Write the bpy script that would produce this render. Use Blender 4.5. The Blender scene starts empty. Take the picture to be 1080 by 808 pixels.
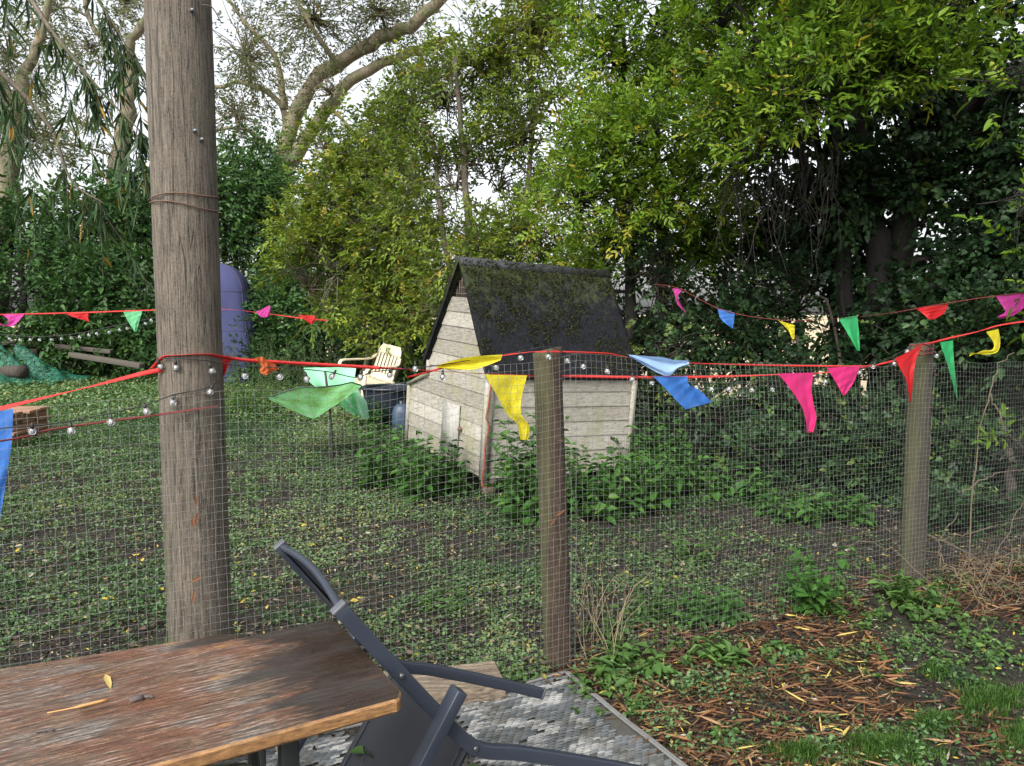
import bpy, math, numpy as np
from mathutils import Vector
rng = np.random.default_rng(11)
PI = math.pi
# ------------------------------------------------------------------ scene, camera
sc = bpy.context.scene
C = sc.collection
CAM_H, FPX, PITCH = 1.45, 810.0, math.atan(74 / 810)
cam_d = bpy.data.cameras.new("camera"); cam = bpy.data.objects.new("camera", cam_d); C.objects.link(cam)
cam.location = (0, 0, CAM_H); cam.rotation_euler = (PI / 2 - PITCH, 0, 0)
cam_d.sensor_width = 36; cam_d.lens = 36 * FPX / 1080; cam_d.clip_end = 2000; cam_d.clip_start = .02
sc.camera = cam
cp, sp = math.cos(PITCH), math.sin(PITCH)
CO = np.array([0, 0, CAM_H])
FW = np.array([0, cp, -sp]); UPV = np.array([0, sp, cp])
def ray(px, py): return FW + np.array([1., 0, 0]) * ((px - 540) / FPX) + UPV * ((404 - py) / FPX)
def atZ(px, py, z): r = ray(px, py); return CO + r * (z - CAM_H) / r[2]
def atY(px, py, y): r = ray(px, py); return CO + r * (y / r[1])
UZ = np.array([0, 0, 1.])
def nrm(v): v = np.asarray(v, float); return v / np.maximum(np.linalg.norm(v, axis=-1, keepdims=True), 1e-9)

# ------------------------------------------------------------------ noise
def vn(x, y, seed=0):
    x = np.asarray(x, float); y = np.asarray(y, float)
    xi = np.floor(x).astype(np.int64); yi = np.floor(y).astype(np.int64)
    fx = x - xi; fy = y - yi; fx = fx * fx * (3 - 2 * fx); fy = fy * fy * (3 - 2 * fy)
    def h(a, b):
        n = (a * 374761393 + b * 668265263 + seed * 974634777) & 0xffffffff
        n = ((n ^ (n >> 13)) * 1274126177) & 0xffffffff
        return ((n ^ (n >> 16)) & 0xffff) / 65535.0
    return (h(xi, yi) * (1 - fx) + h(xi + 1, yi) * fx) * (1 - fy) + (h(xi, yi + 1) * (1 - fx) + h(xi + 1, yi + 1) * fx) * fy
def fbm(x, y, seed=0, o=3):
    s = 0; a = .5; t = 0
    for k in range(o):
        s = s + a * vn(x * 2 ** k, y * 2 ** k, seed + k); t += a; a *= .5
    return s / t

# ------------------------------------------------------------------ materials
def newmat(name):
    m = bpy.data.materials.new(name); m.use_nodes = True
    nt = m.node_tree; bs = nt.nodes["Principled BSDF"]
    return m, nt, bs
def node(nt, t, **kw):
    n = nt.nodes.new(t)
    for k, v in kw.items():
        if k in n.inputs: n.inputs[k].default_value = v
        else: setattr(n, k, v)
    return n
def ramp(nt, stops, interp='LINEAR'):
    r = nt.nodes.new('ShaderNodeValToRGB'); cr = r.color_ramp; cr.interpolation = interp
    while len(cr.elements) < len(stops): cr.elements.new(.5)
    for e, (p, c) in zip(cr.elements, stops): e.position = p; e.color = (*c, 1) if len(c) == 3 else c
    return r
def coords(nt, scale=(1, 1, 1), rot=(0, 0, 0), kind='Object'):
    tc = nt.nodes.new('ShaderNodeTexCoord'); mp = nt.nodes.new('ShaderNodeMapping')
    mp.inputs['Scale'].default_value = scale; mp.inputs['Rotation'].default_value = rot
    nt.links.new(tc.outputs[kind], mp.inputs[0]); return mp.outputs[0]
def noise(nt, vec, scale, detail=4, rough=.6):
    n = node(nt, 'ShaderNodeTexNoise', Scale=scale, Detail=detail, Roughness=rough)
    if vec is not None: nt.links.new(vec, n.inputs['Vector'])
    return n.outputs['Fac']
def mix(nt, fac, a, b, mode='MIX'):
    n = nt.nodes.new('ShaderNodeMix'); n.data_type = 'RGBA'; n.blend_type = mode
    def put(i, v):
        if hasattr(v, 'links'): nt.links.new(v, n.inputs[i])
        elif isinstance(v, (int, float)): n.inputs[i].default_value = v
        else: n.inputs[i].default_value = (*v, 1)
    put(0, fac); put(6, a); put(7, b); return n.outputs[2]
def bump(nt, bs, h, strength=.5, dist=.01):
    b = node(nt, 'ShaderNodeBump', Strength=strength, Distance=dist)
    nt.links.new(h, b.inputs['Height']); nt.links.new(b.outputs[0], bs.inputs['Normal'])
def mathn(nt, op, a, b=0.0):
    n = nt.nodes.new('ShaderNodeMath'); n.operation = op
    for i, v in enumerate((a, b)):
        if hasattr(v, 'links'): nt.links.new(v, n.inputs[i])
        else: n.inputs[i].default_value = v
    return n.outputs[0]
def leafmat(name, stops, trans=.3, rough=.5, spec=.2):
    m, nt, bs = newmat(name)
    at = node(nt, 'ShaderNodeAttribute', attribute_name='rnd')
    r = ramp(nt, stops); nt.links.new(at.outputs['Fac'], r.inputs[0])
    v = noise(nt, coords(nt), 45, 2)
    col = mix(nt, mathn(nt, 'MULTIPLY', v, .35), r.outputs[0], tuple(c * .62 for c in stops[0][1]))
    nt.links.new(col, bs.inputs['Base Color']); bs.inputs['Roughness'].default_value = rough
    bs.inputs['Specular IOR Level'].default_value = spec
    tr = nt.nodes.new('ShaderNodeBsdfTranslucent')
    tcol = mix(nt, 1.0, col, (1.25, 1.25, .6), 'MULTIPLY'); nt.links.new(tcol, tr.inputs[0])
    ms = nt.nodes.new('ShaderNodeMixShader'); ms.inputs[0].default_value = trans
    nt.links.new(bs.outputs[0], ms.inputs[1]); nt.links.new(tr.outputs[0], ms.inputs[2])
    nt.links.new(ms.outputs[0], nt.nodes['Material Output'].inputs[0]); return m
def plain(name, col, rough=.6, metal=0, vary=.15, scale=20, bumpk=0):
    m, nt, bs = newmat(name)
    v = noise(nt, coords(nt), scale, 4)
    c = mix(nt, v, tuple(x * (1 - vary) for x in col), tuple(min(1, x * (1 + vary)) for x in col))
    nt.links.new(c, bs.inputs['Base Color']); bs.inputs['Roughness'].default_value = rough; bs.inputs['Metallic'].default_value = metal
    if bumpk: bump(nt, bs, v, bumpk, .005)
    return m
def cloth(name, col, trans=.45):
    m, nt, bs = newmat(name)
    v = noise(nt, coords(nt), 25, 4)
    c = mix(nt, v, tuple(x * .85 for x in col), tuple(min(1, x * 1.1) for x in col))
    nt.links.new(c, bs.inputs['Base Color']); bs.inputs['Roughness'].default_value = .7
    dn_ = ramp(nt, [(.5, (0, 0, 0)), (.75, (.4, .4, .4))]); nt.links.new(noise(nt, coords(nt), 14, 5, .7), dn_.inputs[0]); c = mix(nt, dn_.outputs[0], c, tuple(.25 * x + .07 for x in col)); nt.links.new(c, bs.inputs['Base Color'])
    w = noise(nt, coords(nt), 900, 1); cr_ = noise(nt, coords(nt, (1, 1, .6)), 38, 3, .6); bump(nt, bs, mathn(nt, 'ADD', mathn(nt, 'MULTIPLY', w, .06), cr_), .55, .008)
    tr = nt.nodes.new('ShaderNodeBsdfTranslucent'); nt.links.new(c, tr.inputs[0])
    ms = nt.nodes.new('ShaderNodeMixShader'); ms.inputs[0].default_value = trans
    nt.links.new(bs.outputs[0], ms.inputs[1]); nt.links.new(tr.outputs[0], ms.inputs[2])
    nt.links.new(ms.outputs[0], nt.nodes['Material Output'].inputs[0]); return m
def bark(name, dark, light, scale=6, moss=None):
    m, nt, bs = newmat(name)
    n1 = noise(nt, coords(nt, (1, 1, .25)), scale * 3, 6, .7); n2 = noise(nt, coords(nt), scale * .5, 3)
    r = ramp(nt, [(.3, dark), (.7, light)]); nt.links.new(n1, r.inputs[0]); col = r.outputs[0]
    if moss:
        r2 = ramp(nt, [(.48, (0, 0, 0)), (.62, (1, 1, 1))]); nt.links.new(n2, r2.inputs[0])
        col = mix(nt, r2.outputs[0], col, moss)
    nt.links.new(col, bs.inputs['Base Color']); bs.inputs['Roughness'].default_value = .9; bump(nt, bs, n1, .8, .02)
    return m

# ------------------------------------------------------------------ mesh building
class MB:
    def __init__(s): s.v = []; s.f = {}; s.n = 0
    def add(s, verts, faces, rnd=0.5):
        verts = np.asarray(verts, float).reshape(-1, 3); faces = np.asarray(faces, np.int64)
        r = np.broadcast_to(np.asarray(rnd, float), (len(faces),))
        s.f.setdefault(faces.shape[1], []).append((faces + s.n, r)); s.v.append(verts); s.n += len(verts)
    def poly(s, verts, rnd=.5): s.add(verts, [list(range(len(verts)))], rnd)
    def box(s, c, ax, ay, az, hx, hy, hz, rnd=.5):       # centre, three unit axes, half sizes
        c, ax, ay, az = (np.asarray(q, float) for q in (c, ax, ay, az))
        V = [c + ax * hx * i + ay * hy * j + az * hz * k for k in (-1, 1) for j in (-1, 1) for i in (-1, 1)]
        s.add(V, [(0, 2, 3, 1), (4, 5, 7, 6), (0, 1, 5, 4), (2, 6, 7, 3), (0, 4, 6, 2), (1, 3, 7, 5)], rnd)
    def tubes(s, P, R, sides=5, cap=True, rnd=.5):       # P: N x K x 3, R broadcast to N x K
        P = np.asarray(P, float)
        if P.ndim == 2: P = P[None]
        N, K, _ = P.shape; R = np.broadcast_to(np.asarray(R, float), (N, K))
        T = nrm(np.gradient(P, axis=1)); mt = nrm(P[:, -1] - P[:, 0] + 1e-9)
        ref = np.where((np.abs(mt[:, 2:3]) > .8), np.array([[1., 0, 0]]), np.array([[0, 0, 1.]]))[:, None, :]
        a = nrm(np.cross(T, np.broadcast_to(ref, T.shape))); b = np.cross(T, a)
        th = np.arange(sides) * 2 * PI / sides
        V = P[:, :, None] + R[:, :, None, None] * (np.cos(th)[:, None] * a[:, :, None] + np.sin(th)[:, None] * b[:, :, None])
        idx = np.arange(N * K * sides).reshape(N, K, sides)
        i0 = idx[:, :-1]; i1 = idx[:, 1:]
        F = np.stack([i0, np.roll(i0, -1, 2), np.roll(i1, -1, 2), i1], -1).reshape(-1, 4)
        rr = np.repeat(np.broadcast_to(np.asarray(rnd, float), (N,)), (K - 1) * sides)
        s.add(V, F, rr)
        if cap:
            off = s.n - N * K * sides
            for e in (idx[:, 0, ::-1], idx[:, -1]):
                s.f.setdefault(sides, []).append((e + off, np.broadcast_to(np.asarray(rnd, float), (N,))))
    def strip(s, P, side, hw, ht, rnd=.5):               # flat tape along a polyline
        P = np.asarray(P, float); side = nrm(np.broadcast_to(side, P.shape)); T = nrm(np.gradient(P, axis=0)); n = nrm(np.cross(T, side))
        hw = np.broadcast_to(np.asarray(hw, float), (len(P),))[:, None]
        ring = np.stack([P + side * hw + n * ht, P - side * hw + n * ht, P - side * hw - n * ht, P + side * hw - n * ht], 1)
        K = len(P); F = []
        for k in range(K - 1):
            for j in range(4): F.append((k * 4 + j, k * 4 + (j + 1) % 4, k * 4 + 4 + (j + 1) % 4, k * 4 + 4 + j))
        F += [(0, 1, 2, 3), (K * 4 - 1, K * 4 - 2, K * 4 - 3, K * 4 - 4)]
        s.add(ring, F, rnd)
    def leaves(s, B, D, Nn, L, W, rnd, fold=.25, droop=.15):   # 6-vertex folded leaves
        B = np.asarray(B, float); n = len(B)
        if n == 0: return
        L = np.broadcast_to(np.asarray(L, float), (n,))[:, None]; W = np.broadcast_to(np.asarray(W, float), (n,))[:, None]
        D = nrm(D); S = nrm(np.cross(D, Nn)); N2 = np.cross(S, D)
        z = np.array([0, 0, 1.])
        p0 = B; t = B + D * L - z * droop * L
        a = B + D * L * .3; c = B + D * L * .68 - z * droop * L * .4
        l1 = a + S * W * .5 + N2 * W * fold; r1 = a - S * W * .5 + N2 * W * fold
        l2 = c + S * W * .4 + N2 * W * fold * .7; r2 = c - S * W * .4 + N2 * W * fold * .7
        V = np.stack([p0, l1, l2, t, r2, r1], 1); i = np.arange(n)[:, None] * 6
        F = np.concatenate([i + np.array([[0, 3, 2, 1]]), i + np.array([[0, 5, 4, 3]])], 1).reshape(-1, 4)
        s.add(V, F, np.repeat(np.broadcast_to(np.asarray(rnd, float), (n,)), 2))
    def kites(s, B, D, Nn, L, W, rnd):
        B = np.asarray(B, float); n = len(B)
        L = np.broadcast_to(np.asarray(L, float), (n,))[:, None]; W = np.broadcast_to(np.asarray(W, float), (n,))[:, None]
        D = nrm(D); S = nrm(np.cross(D, Nn)); N2 = np.cross(S, D)
        V = np.stack([B, B + D * L * .45 + S * W * .5 + N2 * W * .15, B + D * L, B + D * L * .45 - S * W * .5 + N2 * W * .15], 1)
        s.add(V, np.arange(n * 4).reshape(-1, 4), rnd)
    def data(s, name, off, m, smooth=False):
        me = bpy.data.meshes.new(name)
        V = np.concatenate(s.v) - np.asarray(off, float)
        me.vertices.add(len(V)); me.vertices.foreach_set('co', V.astype(np.float32).ravel())
        li = []; st = []; rn = []; pos = 0
        for k, L in s.f.items():
            for fa, r in L:
                li.append(fa.ravel()); st.append(pos + np.arange(len(fa)) * k); pos += fa.size; rn.append(r)
        li = np.concatenate(li); st = np.concatenate(st); rn = np.concatenate(rn)
        me.loops.add(len(li)); me.loops.foreach_set('vertex_index', li.astype(np.int32))
        me.polygons.add(len(st)); me.polygons.foreach_set('loop_start', st.astype(np.int32))
        a = me.attributes.new('rnd', 'FLOAT', 'FACE'); a.data.foreach_set('value', rn.astype(np.float32))
        if smooth: me.polygons.foreach_set('use_smooth', np.ones(len(st), bool))
        me.update(calc_edges=True); me.validate()
        me.materials.append(m); return me
    def obj(s, name, m, parent=None, smooth=False, bevel=0):
        if parent is not None: off = np.array(parent['_w'])
        else:
            V = np.concatenate(s.v); off = np.array([*(V[:, :2].min(0) + V[:, :2].max(0)) / 2, V[:, 2].min()])
        o = bpy.data.objects.new(name, s.data(name, off, m, smooth)); C.objects.link(o)
        if parent is not None:
            o.parent = parent; pl = parent['_l'] if '_l' in parent else (0, 0, 0)
            o.location = (0, 0, 0)
        else: o.location = off
        o['_w'] = list(map(float, off))
        if bevel:
            b = o.modifiers.new('bevel', 'BEVEL'); b.width = bevel; b.segments = 2; b.limit_method = 'ANGLE'
        return o
def thing(name, loc, label, cat, group=None):
    o = bpy.data.objects.new(name, None); C.objects.link(o); o.location = tuple(map(float, loc)); o['_w'] = list(map(float, loc))
    o.empty_display_size = .1
    return tag(o, label, cat, group)
def tag(o, label, cat, group=None, kind=None):
    if label: o['label'] = label
    if cat: o['category'] = cat
    if group: o['group'] = group
    if kind: o['kind'] = kind
    return o
def lerp(a, b, t): return np.asarray(a, float) * (1 - t) + np.asarray(b, float) * t
def path(pts, n, jit=0):
    """Catmull-Rom resample of a polyline."""
    P = np.asarray(pts, float)
    if len(P) == 2: Q = np.linspace(P[0], P[1], n)
    else:
        E = np.vstack([2 * P[0] - P[1], P, 2 * P[-1] - P[-2]]); Q = []
        for u in np.linspace(0, len(P) - 1.0001, n):
            i = int(u); t = u - i; a, b, c, d = E[i:i + 4]
            Q.append(.5 * (2 * b + (c - a) * t + (2 * a - 5 * b + 4 * c - d) * t * t + (3 * b - a - 3 * c + d) * t ** 3))
        Q = np.array(Q)
    if jit: Q[1:-1] += rng.normal(0, jit, (n - 2, 3))
    return Q

# ------------------------------------------------------------------ world, light
EXPOSURE = 1.35
w = bpy.data.worlds.new("World"); sc.world = w; w.use_nodes = True; nt = w.node_tree
SUN_EL, SUN_AZ = math.radians(42), math.radians(207)      # azimuth clockwise from +Y: behind the camera, a little to the left
sky = node(nt, 'ShaderNodeTexSky', sky_type='NISHITA', sun_disc=False); sky.sun_elevation = SUN_EL; sky.sun_rotation = SUN_AZ
sky.dust_density = 4; sky.air_density = 1.0
hs = node(nt, 'ShaderNodeHueSaturation', Saturation=.22, Value=1.0); nt.links.new(sky.outputs[0], hs.inputs['Color'])
nt.links.new(hs.outputs[0], nt.nodes['Background'].inputs[0]); nt.nodes['Background'].inputs[1].default_value = .14
sd = bpy.data.lights.new("sun", 'SUN'); so = bpy.data.objects.new("sun", sd); C.objects.link(so)
sd.energy = 1.5; sd.angle = math.radians(30); sd.color = (1, .97, .92)
sv = Vector((math.sin(SUN_AZ) * math.cos(SUN_EL), math.cos(SUN_AZ) * math.cos(SUN_EL), math.sin(SUN_EL)))
so.rotation_euler = sv.to_track_quat('Z', 'Y').to_euler(); so.location = (-3, -5, 12)
vs = sc.view_settings; vs.view_transform = 'Standard'; vs.look = 'None'; vs.gamma = 1; vs.exposure = EXPOSURE
sc.cycles.max_bounces = 6; sc.cycles.transparent_max_bounces = 12; sc.cycles.diffuse_bounces = 3

# ------------------------------------------------------------------ key positions
P2 = atZ(592, 700, 0); P3 = atZ(962, 615, 0)
fdir = nrm(np.array([*(P3 - P2)[:2], 0])); fn = np.array([-fdir[1], fdir[0], 0])         # fence direction; normal away from the camera
def fence_at(px, py, off=0.0):
    r = ray(px, py); q = P2 + fn * off; t = ((q - CO) @ fn) / (r @ fn); return CO + r * t
POLE = fence_at(211, 668); POLE[2] = 0
def sdist(x, y): return (x - P2[0]) * fn[0] + (y - P2[1]) * fn[1]
def gh(x, y):
    near = np.clip(1 - (np.hypot(x, y) - 9) / 5, 0, 1)
    return near * (.05 * (fbm(x * 1.1, y * 1.1, 3) - .5) + .025 * (fbm(x * 6, y * 6, 9) - .5))
def onG(px, py):
    p = atZ(px, py, 0); p[2] = float(gh(p[0], p[1])); return p

# ------------------------------------------------------------------ ground
xs = np.concatenate([-np.geomspace(400, 9, 20), np.arange(-8.8, 8, .06), np.geomspace(8.2, 400, 20)])
ys = np.concatenate([-np.geomspace(300, .6, 14), np.arange(-.5, 9, .06), np.geomspace(9.1, 700, 40)])
X, Y = np.meshgrid(xs, ys); Zg = gh(X, Y)
soil, nt, bs = newmat('soil')
v = coords(nt); n1 = noise(nt, v, 1.2, 5); n2 = noise(nt, v, 28, 6, .7); n3 = noise(nt, v, 4, 4)
r = ramp(nt, [(.32, (.006, .0045, .0035)), (.5, (.018, .013, .010)), (.72, (.055, .041, .03))]); nt.links.new(n2, r.inputs[0])
r2 = ramp(nt, [(.46, (0, 0, 0)), (.6, (1, 1, 1))]); nt.links.new(n3, r2.inputs[0])
col = mix(nt, mathn(nt, 'MULTIPLY', mathn(nt, 'MULTIPLY', r2.outputs[0], n2), 1.3), r.outputs[0], (.034, .048, .01))
nt.links.new(col, bs.inputs['Base Color']); bs.inputs['Roughness'].default_value = .9; bump(nt, bs, mathn(nt, 'ADD', n2, noise(nt, v, 110, 4, .7)), 1.0, .035)
g = MB(); nx, ny = len(xs), len(ys); idx = np.arange(nx * ny).reshape(ny, nx)
g.add(np.stack([X, Y, Zg], -1), np.stack([idx[:-1, :-1], idx[:-1, 1:], idx[1:, 1:], idx[1:, :-1]], -1).reshape(-1, 4))
tag(g.obj('ground', soil, smooth=True), None, None, kind='structure')
straw = plain('stubble', (.42, .34, .21), .9, 0, .3, 3)
g = MB(); g.poly([(-60, 40, .03), (-1, 22, .03), (3.4, 11.6, .03), (30, 8.5, .03), (400, 30, .03), (400, 500, .03), (-200, 500, .03)])
tag(g.obj('field', straw), None, None, kind='structure')

# ------------------------------------------------------------------ foliage tools
PINN = [(.3, .95, .75), (.3, -.95, .75), (.65, .85, .95), (.65, -.85, .95), (1., 0., 1.1)]
PINN7 = [(.2, 1., .65), (.2, -1., .65), (.5, .95, .9), (.5, -.95, .9), (.78, .8, 1.), (.78, -.8, 1.), (1., 0., 1.05)]
SPRIG = [(.15, .8, .9), (.3, -.8, 1.), (.45, .8, 1.), (.6, -.75, 1.), (.75, .7, .9), (.88, -.6, .8), (1., 0., .8)]
WHORL = [(.2, 1., .9), (.25, -1., .9), (.6, .9, .8), (.65, -.9, .8), (.95, .5, .6), (.95, -.5, .6)]
def sprigs(mb, P, D, Nn, L, tmpl, ll, lw, rnd, jit=.25, twig=None, tw_r=.002, droop=.2, fold=.22):
    P = np.asarray(P, float); D = nrm(D); S = nrm(np.cross(D, Nn)); N2 = np.cross(S, D); n = len(P)
    L = np.broadcast_to(np.asarray(L, float), (n,))[:, None]
    for (t, a, sc_) in tmpl:
        ang = a * 1.05 + rng.normal(0, .15, (n, 1))
        d = D * np.cos(ang) + S * np.sin(ang) + rng.normal(0, jit * .5, (n, 3))
        nn = N2 + rng.normal(0, jit, (n, 3))
        b = P + D * L * t
        b[:, 2] -= (L[:, 0] * t * t) * droop
        k = np.exp(rng.normal(0, .15, n))
        mb.leaves(b, d, nn, ll * sc_ * k, lw * sc_ * k, np.clip(rnd + rng.normal(0, .07, n), 0, 1), fold, droop)
    if twig is not None:
        t = np.array([0, .5, 1.])
        pts = P[:, None] + D[:, None] * L[:, None] * t[None, :, None]; pts[:, :, 2] -= L * (t * t) * droop
        twig.tubes(pts, np.array([tw_r, tw_r * .8, tw_r * .5]), 3, False)
def blob(px, py, d, rx, ry, rd):
    c = atY(px, py, d); k = ((c - CO) @ FW) / FPX; return (c, np.array([rx * k, rd, ry * k]))
def sample_blobs(blobs, n, shell=.45, hole=.0, hs=1.6, bias=None, seed=1):
    wts = np.array([np.prod(r) ** (.67) for _, r in blobs]); wts /= wts.sum()
    P = []; D = []; Bi = []
    while sum(map(len, P)) < n:
        k = rng.choice(len(blobs), n, p=wts); c = np.array([blobs[i][0] for i in k]); rr = np.array([blobs[i][1] for i in k])
        d = nrm(rng.normal(0, 1, (n, 3)))
        p = c + d * rr * (rng.random((n, 1)) ** shell) * (1 + rng.normal(0, .08, (n, 1)))
        q = fbm(p[:, 0] * hs + p[:, 1] * .7 * hs + 50, p[:, 2] * hs + p[:, 1] * .4 * hs + 20, seed, 2)
        ok = (q > hole) & (p[:, 2] > .05)
        P.append(p[ok]); D.append(d[ok]); Bi.append(k[ok])
    return np.concatenate(P)[:n], np.concatenate(D)[:n], np.concatenate(Bi)[:n]
def tree(name, label, cat, base, stems, blobs, n, mleaf, mbark, tmpl=SPRIG, L=.25, ll=.07, lw=.03, group=None, hole=.38, hs=1.6,
         shell=.45, up=.5, down=0, stiff=.5, links=150, link_r=.006, limb_r=.03, twigs=True, rnd_mid=.5, rnd_sd=.22, seed=1, droop=.2, jit=.3, tw_r=.002):
    base = np.array(base, float); base[2] = 0; t = thing(name, base, label, cat, group)
    tr = MB(); br = MB(); cr = MB()
    tips = []
    for pts, r0, r1 in stems:
        pts = [np.array(p) for p in pts]
        if np.linalg.norm(pts[0][:2] - base[:2]) < 1.2 and pts[0][2] < 1.0: pts[0][2] = -.1
        K = 5 * len(pts); Q = path(pts, K); Q[1:-1] += rng.normal(0, min(r1 * .35, .03), (K - 2, 3))
        tr.tubes(Q, np.linspace(r0, r1, K) * (1 + rng.normal(0, .05, K)), 9); tips.append(Q[K // 3:])
    tips = np.concatenate(tips)
    hub = []
    for c, r in blobs:                                     # a limb from the nearest stem point into each lobe
        j = np.argmin(((tips - c) ** 2).sum(1) + np.where(tips[:, 2] > c[2] + .1, 1.0, 0)); a = tips[j]
        m_ = lerp(a, c, .5) + np.array([0, 0, .15 * np.linalg.norm(c - a)]) + rng.normal(0, .08, 3)
        br.tubes(path([a, m_, c, c + (c - a) * .25 + rng.normal(0, .1, 3)], 12), np.linspace(limb_r, limb_r * .35, 12), 6); hub.append(c)
    P, D, k = sample_blobs(blobs, n, shell, hole, hs, None, seed)
    hub = np.array(hub)
    if links:
        s = rng.choice(len(P), min(links, len(P)), replace=False); a = hub[k[s]]; b = P[s]
        a = a + (b - a) * rng.random((len(s), 1)) * .1
        tt = np.linspace(0, 1, 6)[None, :, None]; Q = a[:, None] * (1 - tt) + b[:, None] * tt
        Q[:, 1:-1] += rng.normal(0, .05, (len(s), 4, 3)); Q[:, :, 2] += np.sin(tt[:, :, 0] * PI) * .06
        br.tubes(Q, np.linspace(link_r, link_r * .35, 6), 4)
    Dd = nrm(D * stiff + rng.normal(0, .45, P.shape) + np.array([0, 0, up * .6 - down]))
    Nn = nrm(rng.normal(0, .35, P.shape) + np.array([0, 0, 1.]) + D * .5)
    rnd = np.clip(rnd_mid + rng.normal(0, rnd_sd, len(P)) + .5 * (fbm(P[:, 0] * 1.3 + P[:, 1], P[:, 2] * 1.3, seed + 5, 2) - .5), 0, 1)
    sprigs(cr, P, Dd, Nn, L * np.exp(rng.normal(0, .2, len(P))), tmpl, ll, lw, rnd, jit, br if twigs else None, tw_r, droop)
    if tr.n: tr.obj('trunk', mbark, t, True)
    if br.n: br.obj('branches', mbark, t)
    cr.obj('crown', mleaf, t); return t

M_bark = bark('bark_brown', (.045, .035, .025), (.16, .13, .095), 6, (.06, .075, .03))
M_dark = bark('bark_dark', (.005, .0045, .004), (.018, .015, .012), 6)  # near-black: shade from canopy and ivy is put into the bark colour
M_pale = bark('bark_pale', (.07, .058, .04), (.28, .235, .16), 7, (.13, .13, .065))
L_hedge = leafmat('leaf_dark_green', [(0, (.02, .05, .016)), (.5, (.045, .105, .03)), (1, (.08, .16, .042))], .2)
L_willow = leafmat('leaf_grey_green', [(0, (.06, .085, .045)), (.6, (.12, .15, .08)), (.92, (.18, .2, .12)), (1, (.22, .19, .06))], .5)
L_strand = leafmat('leaf_drooping', [(0, (.015, .035, .015)), (.7, (.04, .08, .026)), (.9, (.08, .12, .03)), (.97, (.3, .17, .03)), (1, (.35, .2, .03))], .25)
L_yellow = leafmat('leaf_yellow_green', [(0, (.045, .08, .012)), (.45, (.11, .175, .017)), (.8, (.19, .25, .022)), (.93, (.28, .28, .035)), (1, (.3, .22, .03))], .3)
L_elder = leafmat('leaf_elder', [(0, (.04, .09, .010)), (.5, (.125, .225, .018)), (.85, (.21, .31, .028)), (.95, (.3, .3, .03)), (1, (.4, .33, .04))], .38, .5, .2)
L_ivy = leafmat('leaf_ivy', [(0, (.014, .034, .014)), (.6, (.03, .066, .024)), (.92, (.055, .11, .03)), (1, (.1, .14, .03))], .15, .45, .22)
L_nettle = leafmat('leaf_nettle', [(0, (.022, .065, .014)), (.6, (.05, .13, .024)), (1, (.09, .19, .035))], .25)
L_weed = leafmat('leaf_weed', [(0, (.04, .085, .025)), (.6, (.075, .15, .035)), (.95, (.12, .2, .05)), (1, (.3, .26, .05))], .25)

# ------------------------------------------------------------------ trees, back to front
def S(*pts): return [atY(px, py, d) for px, py, d in pts]
t = tree('poplar_tree', 'tall pale forked tree leaning right behind the yellowish shrub, sparse grey-green crown against the sky', 'tree', atY(278, 398, 21),
     [(S((280, 400, 21), (287, 230, 21), (294, 178, 21)), 0.336, 0.288), (S((293, 185, 21), (308, 130, 21), (335, 82, 21), (395, 45, 20.5), (440, 22, 20), (500, -40, 20)), 0.240, 0.128),
      (S((295, 188, 21), (335, 128, 21), (372, 85, 20.8), (425, 58, 20.5), (480, 40, 20)), 0.216, 0.080),
      (S((290, 200, 21), (300, 120, 21.5), (262, 88, 22), (222, 92, 22.5), (180, 70, 22.5)), 0.096, 0.040),
      (S((300, 115, 21), (290, 60, 21), (255, 20, 21), (230, -20, 21)), 0.096, 0.032),
      (S((298, 172, 21), (262, 138, 21), (215, 137, 21)), 0.064, 0.032),
      (S((360, 75, 20.7), (330, 30, 20), (300, -20, 20)), 0.080, 0.032)],
     [blob(260, 60, 21.5, 60, 70, 2), blob(330, 20, 20.5, 80, 60, 2), blob(250, 120, 21, 50, 45, 1.5), blob(400, 15, 20, 70, 40, 2), blob(350, 100, 20.5, 55, 40, 1.2),
      blob(450, 80, 20, 50, 40, 1.5), blob(320, -60, 20, 130, 50, 3), blob(385, 175, 20, 40, 50, 1.2), blob(450, -30, 20, 60, 60, 2)],
     2000, L_willow, M_pale, SPRIG, .45, .11, .045, hole=.42, hs=.7, links=420, link_r=.018, limb_r=.05, tw_r=.004, shell=.6)
tree('poplar_tree', 'pale trunk rising just left of the telegraph pole with thin leaves against the sky', 'tree', atY(112, 398, 22),
     [(S((112, 400, 22), (122, 200, 22), (135, 110, 22), (140, 70, 22)), 0.256, 0.192), (S((140, 75, 22), (138, 45, 22), (158, 12, 22), (165, -60, 22)), 0.160, 0.080), (S((138, 85, 22), (122, 55, 22), (95, 20, 22), (80, -60, 22)), 0.104, 0.048)],
     [blob(95, 50, 22, 55, 55, 2), blob(90, 130, 21, 55, 50, 1.5), blob(130, 0, 22, 60, 40, 2), blob(60, 10, 22, 50, 60, 2), blob(50, 150, 20.5, 40, 45, 1.5)],
     650, L_willow, M_pale, SPRIG, .5, .13, .045, hole=.42, hs=.8, links=160, link_r=.014, limb_r=.04, tw_r=.004, shell=.6, seed=4)
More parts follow.
